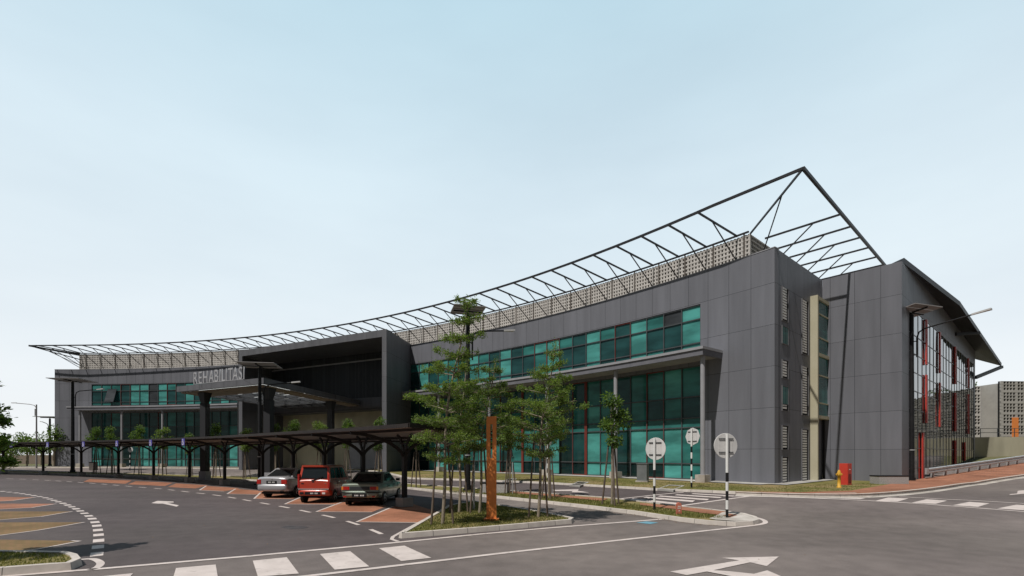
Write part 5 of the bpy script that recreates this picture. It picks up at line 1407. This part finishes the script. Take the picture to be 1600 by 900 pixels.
sil=dict(name='saloon_car',hw=hw,paint=SILVER,len=4.3,wr=.30,axles=(.92,3.47),mirror=2.95,mz=1.02,
 body=[(0,.40,.98,.88,.90),(.05,.37,1.04,.94,.88),(.18,.35,1.07,.98,.86),(.8,.22,1.05,1,.86),(2.0,.2,.98,1,.9),(3.1,.2,.94,1,.9),(3.85,.22,.84,.98,.86),(4.2,.26,.72,.92,.86),(4.3,.34,.6,.84,.9)],
 cab=dict(base=(.52,3.35,1.05,.92,.76),roof=(1.3,2.35,1.47,.6)),split=[(.14,.47,.14,.86),(.5,.86,.1,.88)],
 boxes=[('tail_light',TAIL,-hw*.93,-hw*.68,-.02,.2,.72,.93,.03),('tail_light',TAIL,hw*.60,hw*.93,-.02,.2,.72,.93,.03),('rear_bumper',SILVER,-hw*.98,hw*.98,-.08,.35,.35,.70,.13),('number_plate',BLACK,-.28,.26,-.02,.02,.73,.87,.004),('badge',CHROME,-.05,.05,-.012,.02,.93,.965,.004),('bumper_vent',BLACK,hw*.58,hw*.8,-.086,-.05,.34,.375,.004)],
 plate=(-.01,-.024,.80,.36),seams=(1.5,2.35,3.15),handles=(1.65,2.5),hz=.82)
b=Vector((-12.0,24.3,tz(-12.0,24.3)+LAYER*2)); car(b,R_(-6),sil,'silver saloon parked under the shelter, farthest from the camera')

# ------------------------------------------------------------------ light, sky, camera
sun_el=60.0; sd=Vector((-.672,-.749,0)).normalized()
S3=Vector((sd.x*math.cos(R_(sun_el)),sd.y*math.cos(R_(sun_el)),math.sin(R_(sun_el))))
sl=bpy.data.lights.new('sun','SUN'); sl.energy=4.2; sl.angle=R_(.55); sl.color=(1,.955,.89)
so=bpy.data.objects.new('sun',sl); so.rotation_euler=S3.to_track_quat('Z','Y').to_euler(); COL.objects.link(so)
w=bpy.data.worlds.new('World'); scene.world=w; w.use_nodes=True; N=w.node_tree.nodes; L=w.node_tree.links
bg=N['Background']; sky=N.new('ShaderNodeTexSky'); sky.sky_type='NISHITA'; sky.sun_disc=False; sky.sun_elevation=R_(sun_el); sky.sun_rotation=math.atan2(sd.x,sd.y)
sky.air_density=1.0; sky.dust_density=1.5; sky.ozone_density=1.5
tc=N.new('ShaderNodeTexCoord'); sp=N.new('ShaderNodeSeparateXYZ'); L.new(tc.outputs['Generated'],sp.inputs[0])
SKY_ST=.1
rp=ramp(N,[(0,(.95,.965,.985)),(.12,(.90,.945,.975)),(.30,(.80,.90,.955)),(.48,(.71,.85,.93)),(.68,(.56,.765,.87)),(.85,(.20,.32,.46)),(1,(.09,.17,.3))]); L.new(sp.outputs['Z'],rp.inputs['Fac'])
nz=N.new('ShaderNodeTexNoise'); nz.inputs['Scale'].default_value=1.3; nz.inputs['Detail'].default_value=5
mp=N.new('ShaderNodeMapping'); mp.inputs['Scale'].default_value=(1,1,3.5); L.new(tc.outputs['Generated'],mp.inputs['Vector']); L.new(mp.outputs[0],nz.inputs['Vector'])
# sky haze kept bright ahead, dimmed behind and overhead to lower the fill light
mr=N.new('ShaderNodeMapRange'); mr.interpolation_type='SMOOTHSTEP'; mr.inputs[1].default_value=-.2; mr.inputs[2].default_value=.55; mr.inputs[3].default_value=1.0; mr.inputs[4].default_value=10.2
L.new(sp.outputs['Y'],mr.inputs[0])
hm=N.new('ShaderNodeMixRGB'); hm.blend_type='MULTIPLY'; hm.inputs[0].default_value=1; L.new(rp.outputs['Color'],hm.inputs[1]); L.new(mr.outputs[0],hm.inputs[2])
fz=N.new('ShaderNodeMapRange'); fz.inputs[1].default_value=.35; fz.inputs[2].default_value=.65; fz.inputs[3].default_value=.84; fz.inputs[4].default_value=.97; L.new(nz.outputs['Fac'],fz.inputs[0])
mx=N.new('ShaderNodeMixRGB'); L.new(fz.outputs[0],mx.inputs[0]); L.new(sky.outputs['Color'],mx.inputs[1]); L.new(hm.outputs[0],mx.inputs[2])
L.new(mx.outputs[0],bg.inputs['Color']); bg.inputs['Strength'].default_value=SKY_ST
cam=bpy.data.cameras.new('camera'); co=bpy.data.objects.new('camera',cam); COL.objects.link(co); scene.camera=co
co.location=(0,0,ZC); co.rotation_euler=(R_(90),0,0)
cam.sensor_width=36; cam.lens=36*F/1600; cam.shift_y=(HZ-450)/1600; cam.clip_end=6000; cam.clip_start=.1
scene.view_settings.view_transform='Standard'; scene.view_settings.look='None'; scene.view_settings.exposure=0; scene.view_settings.gamma=1
scene.render.engine='CYCLES'
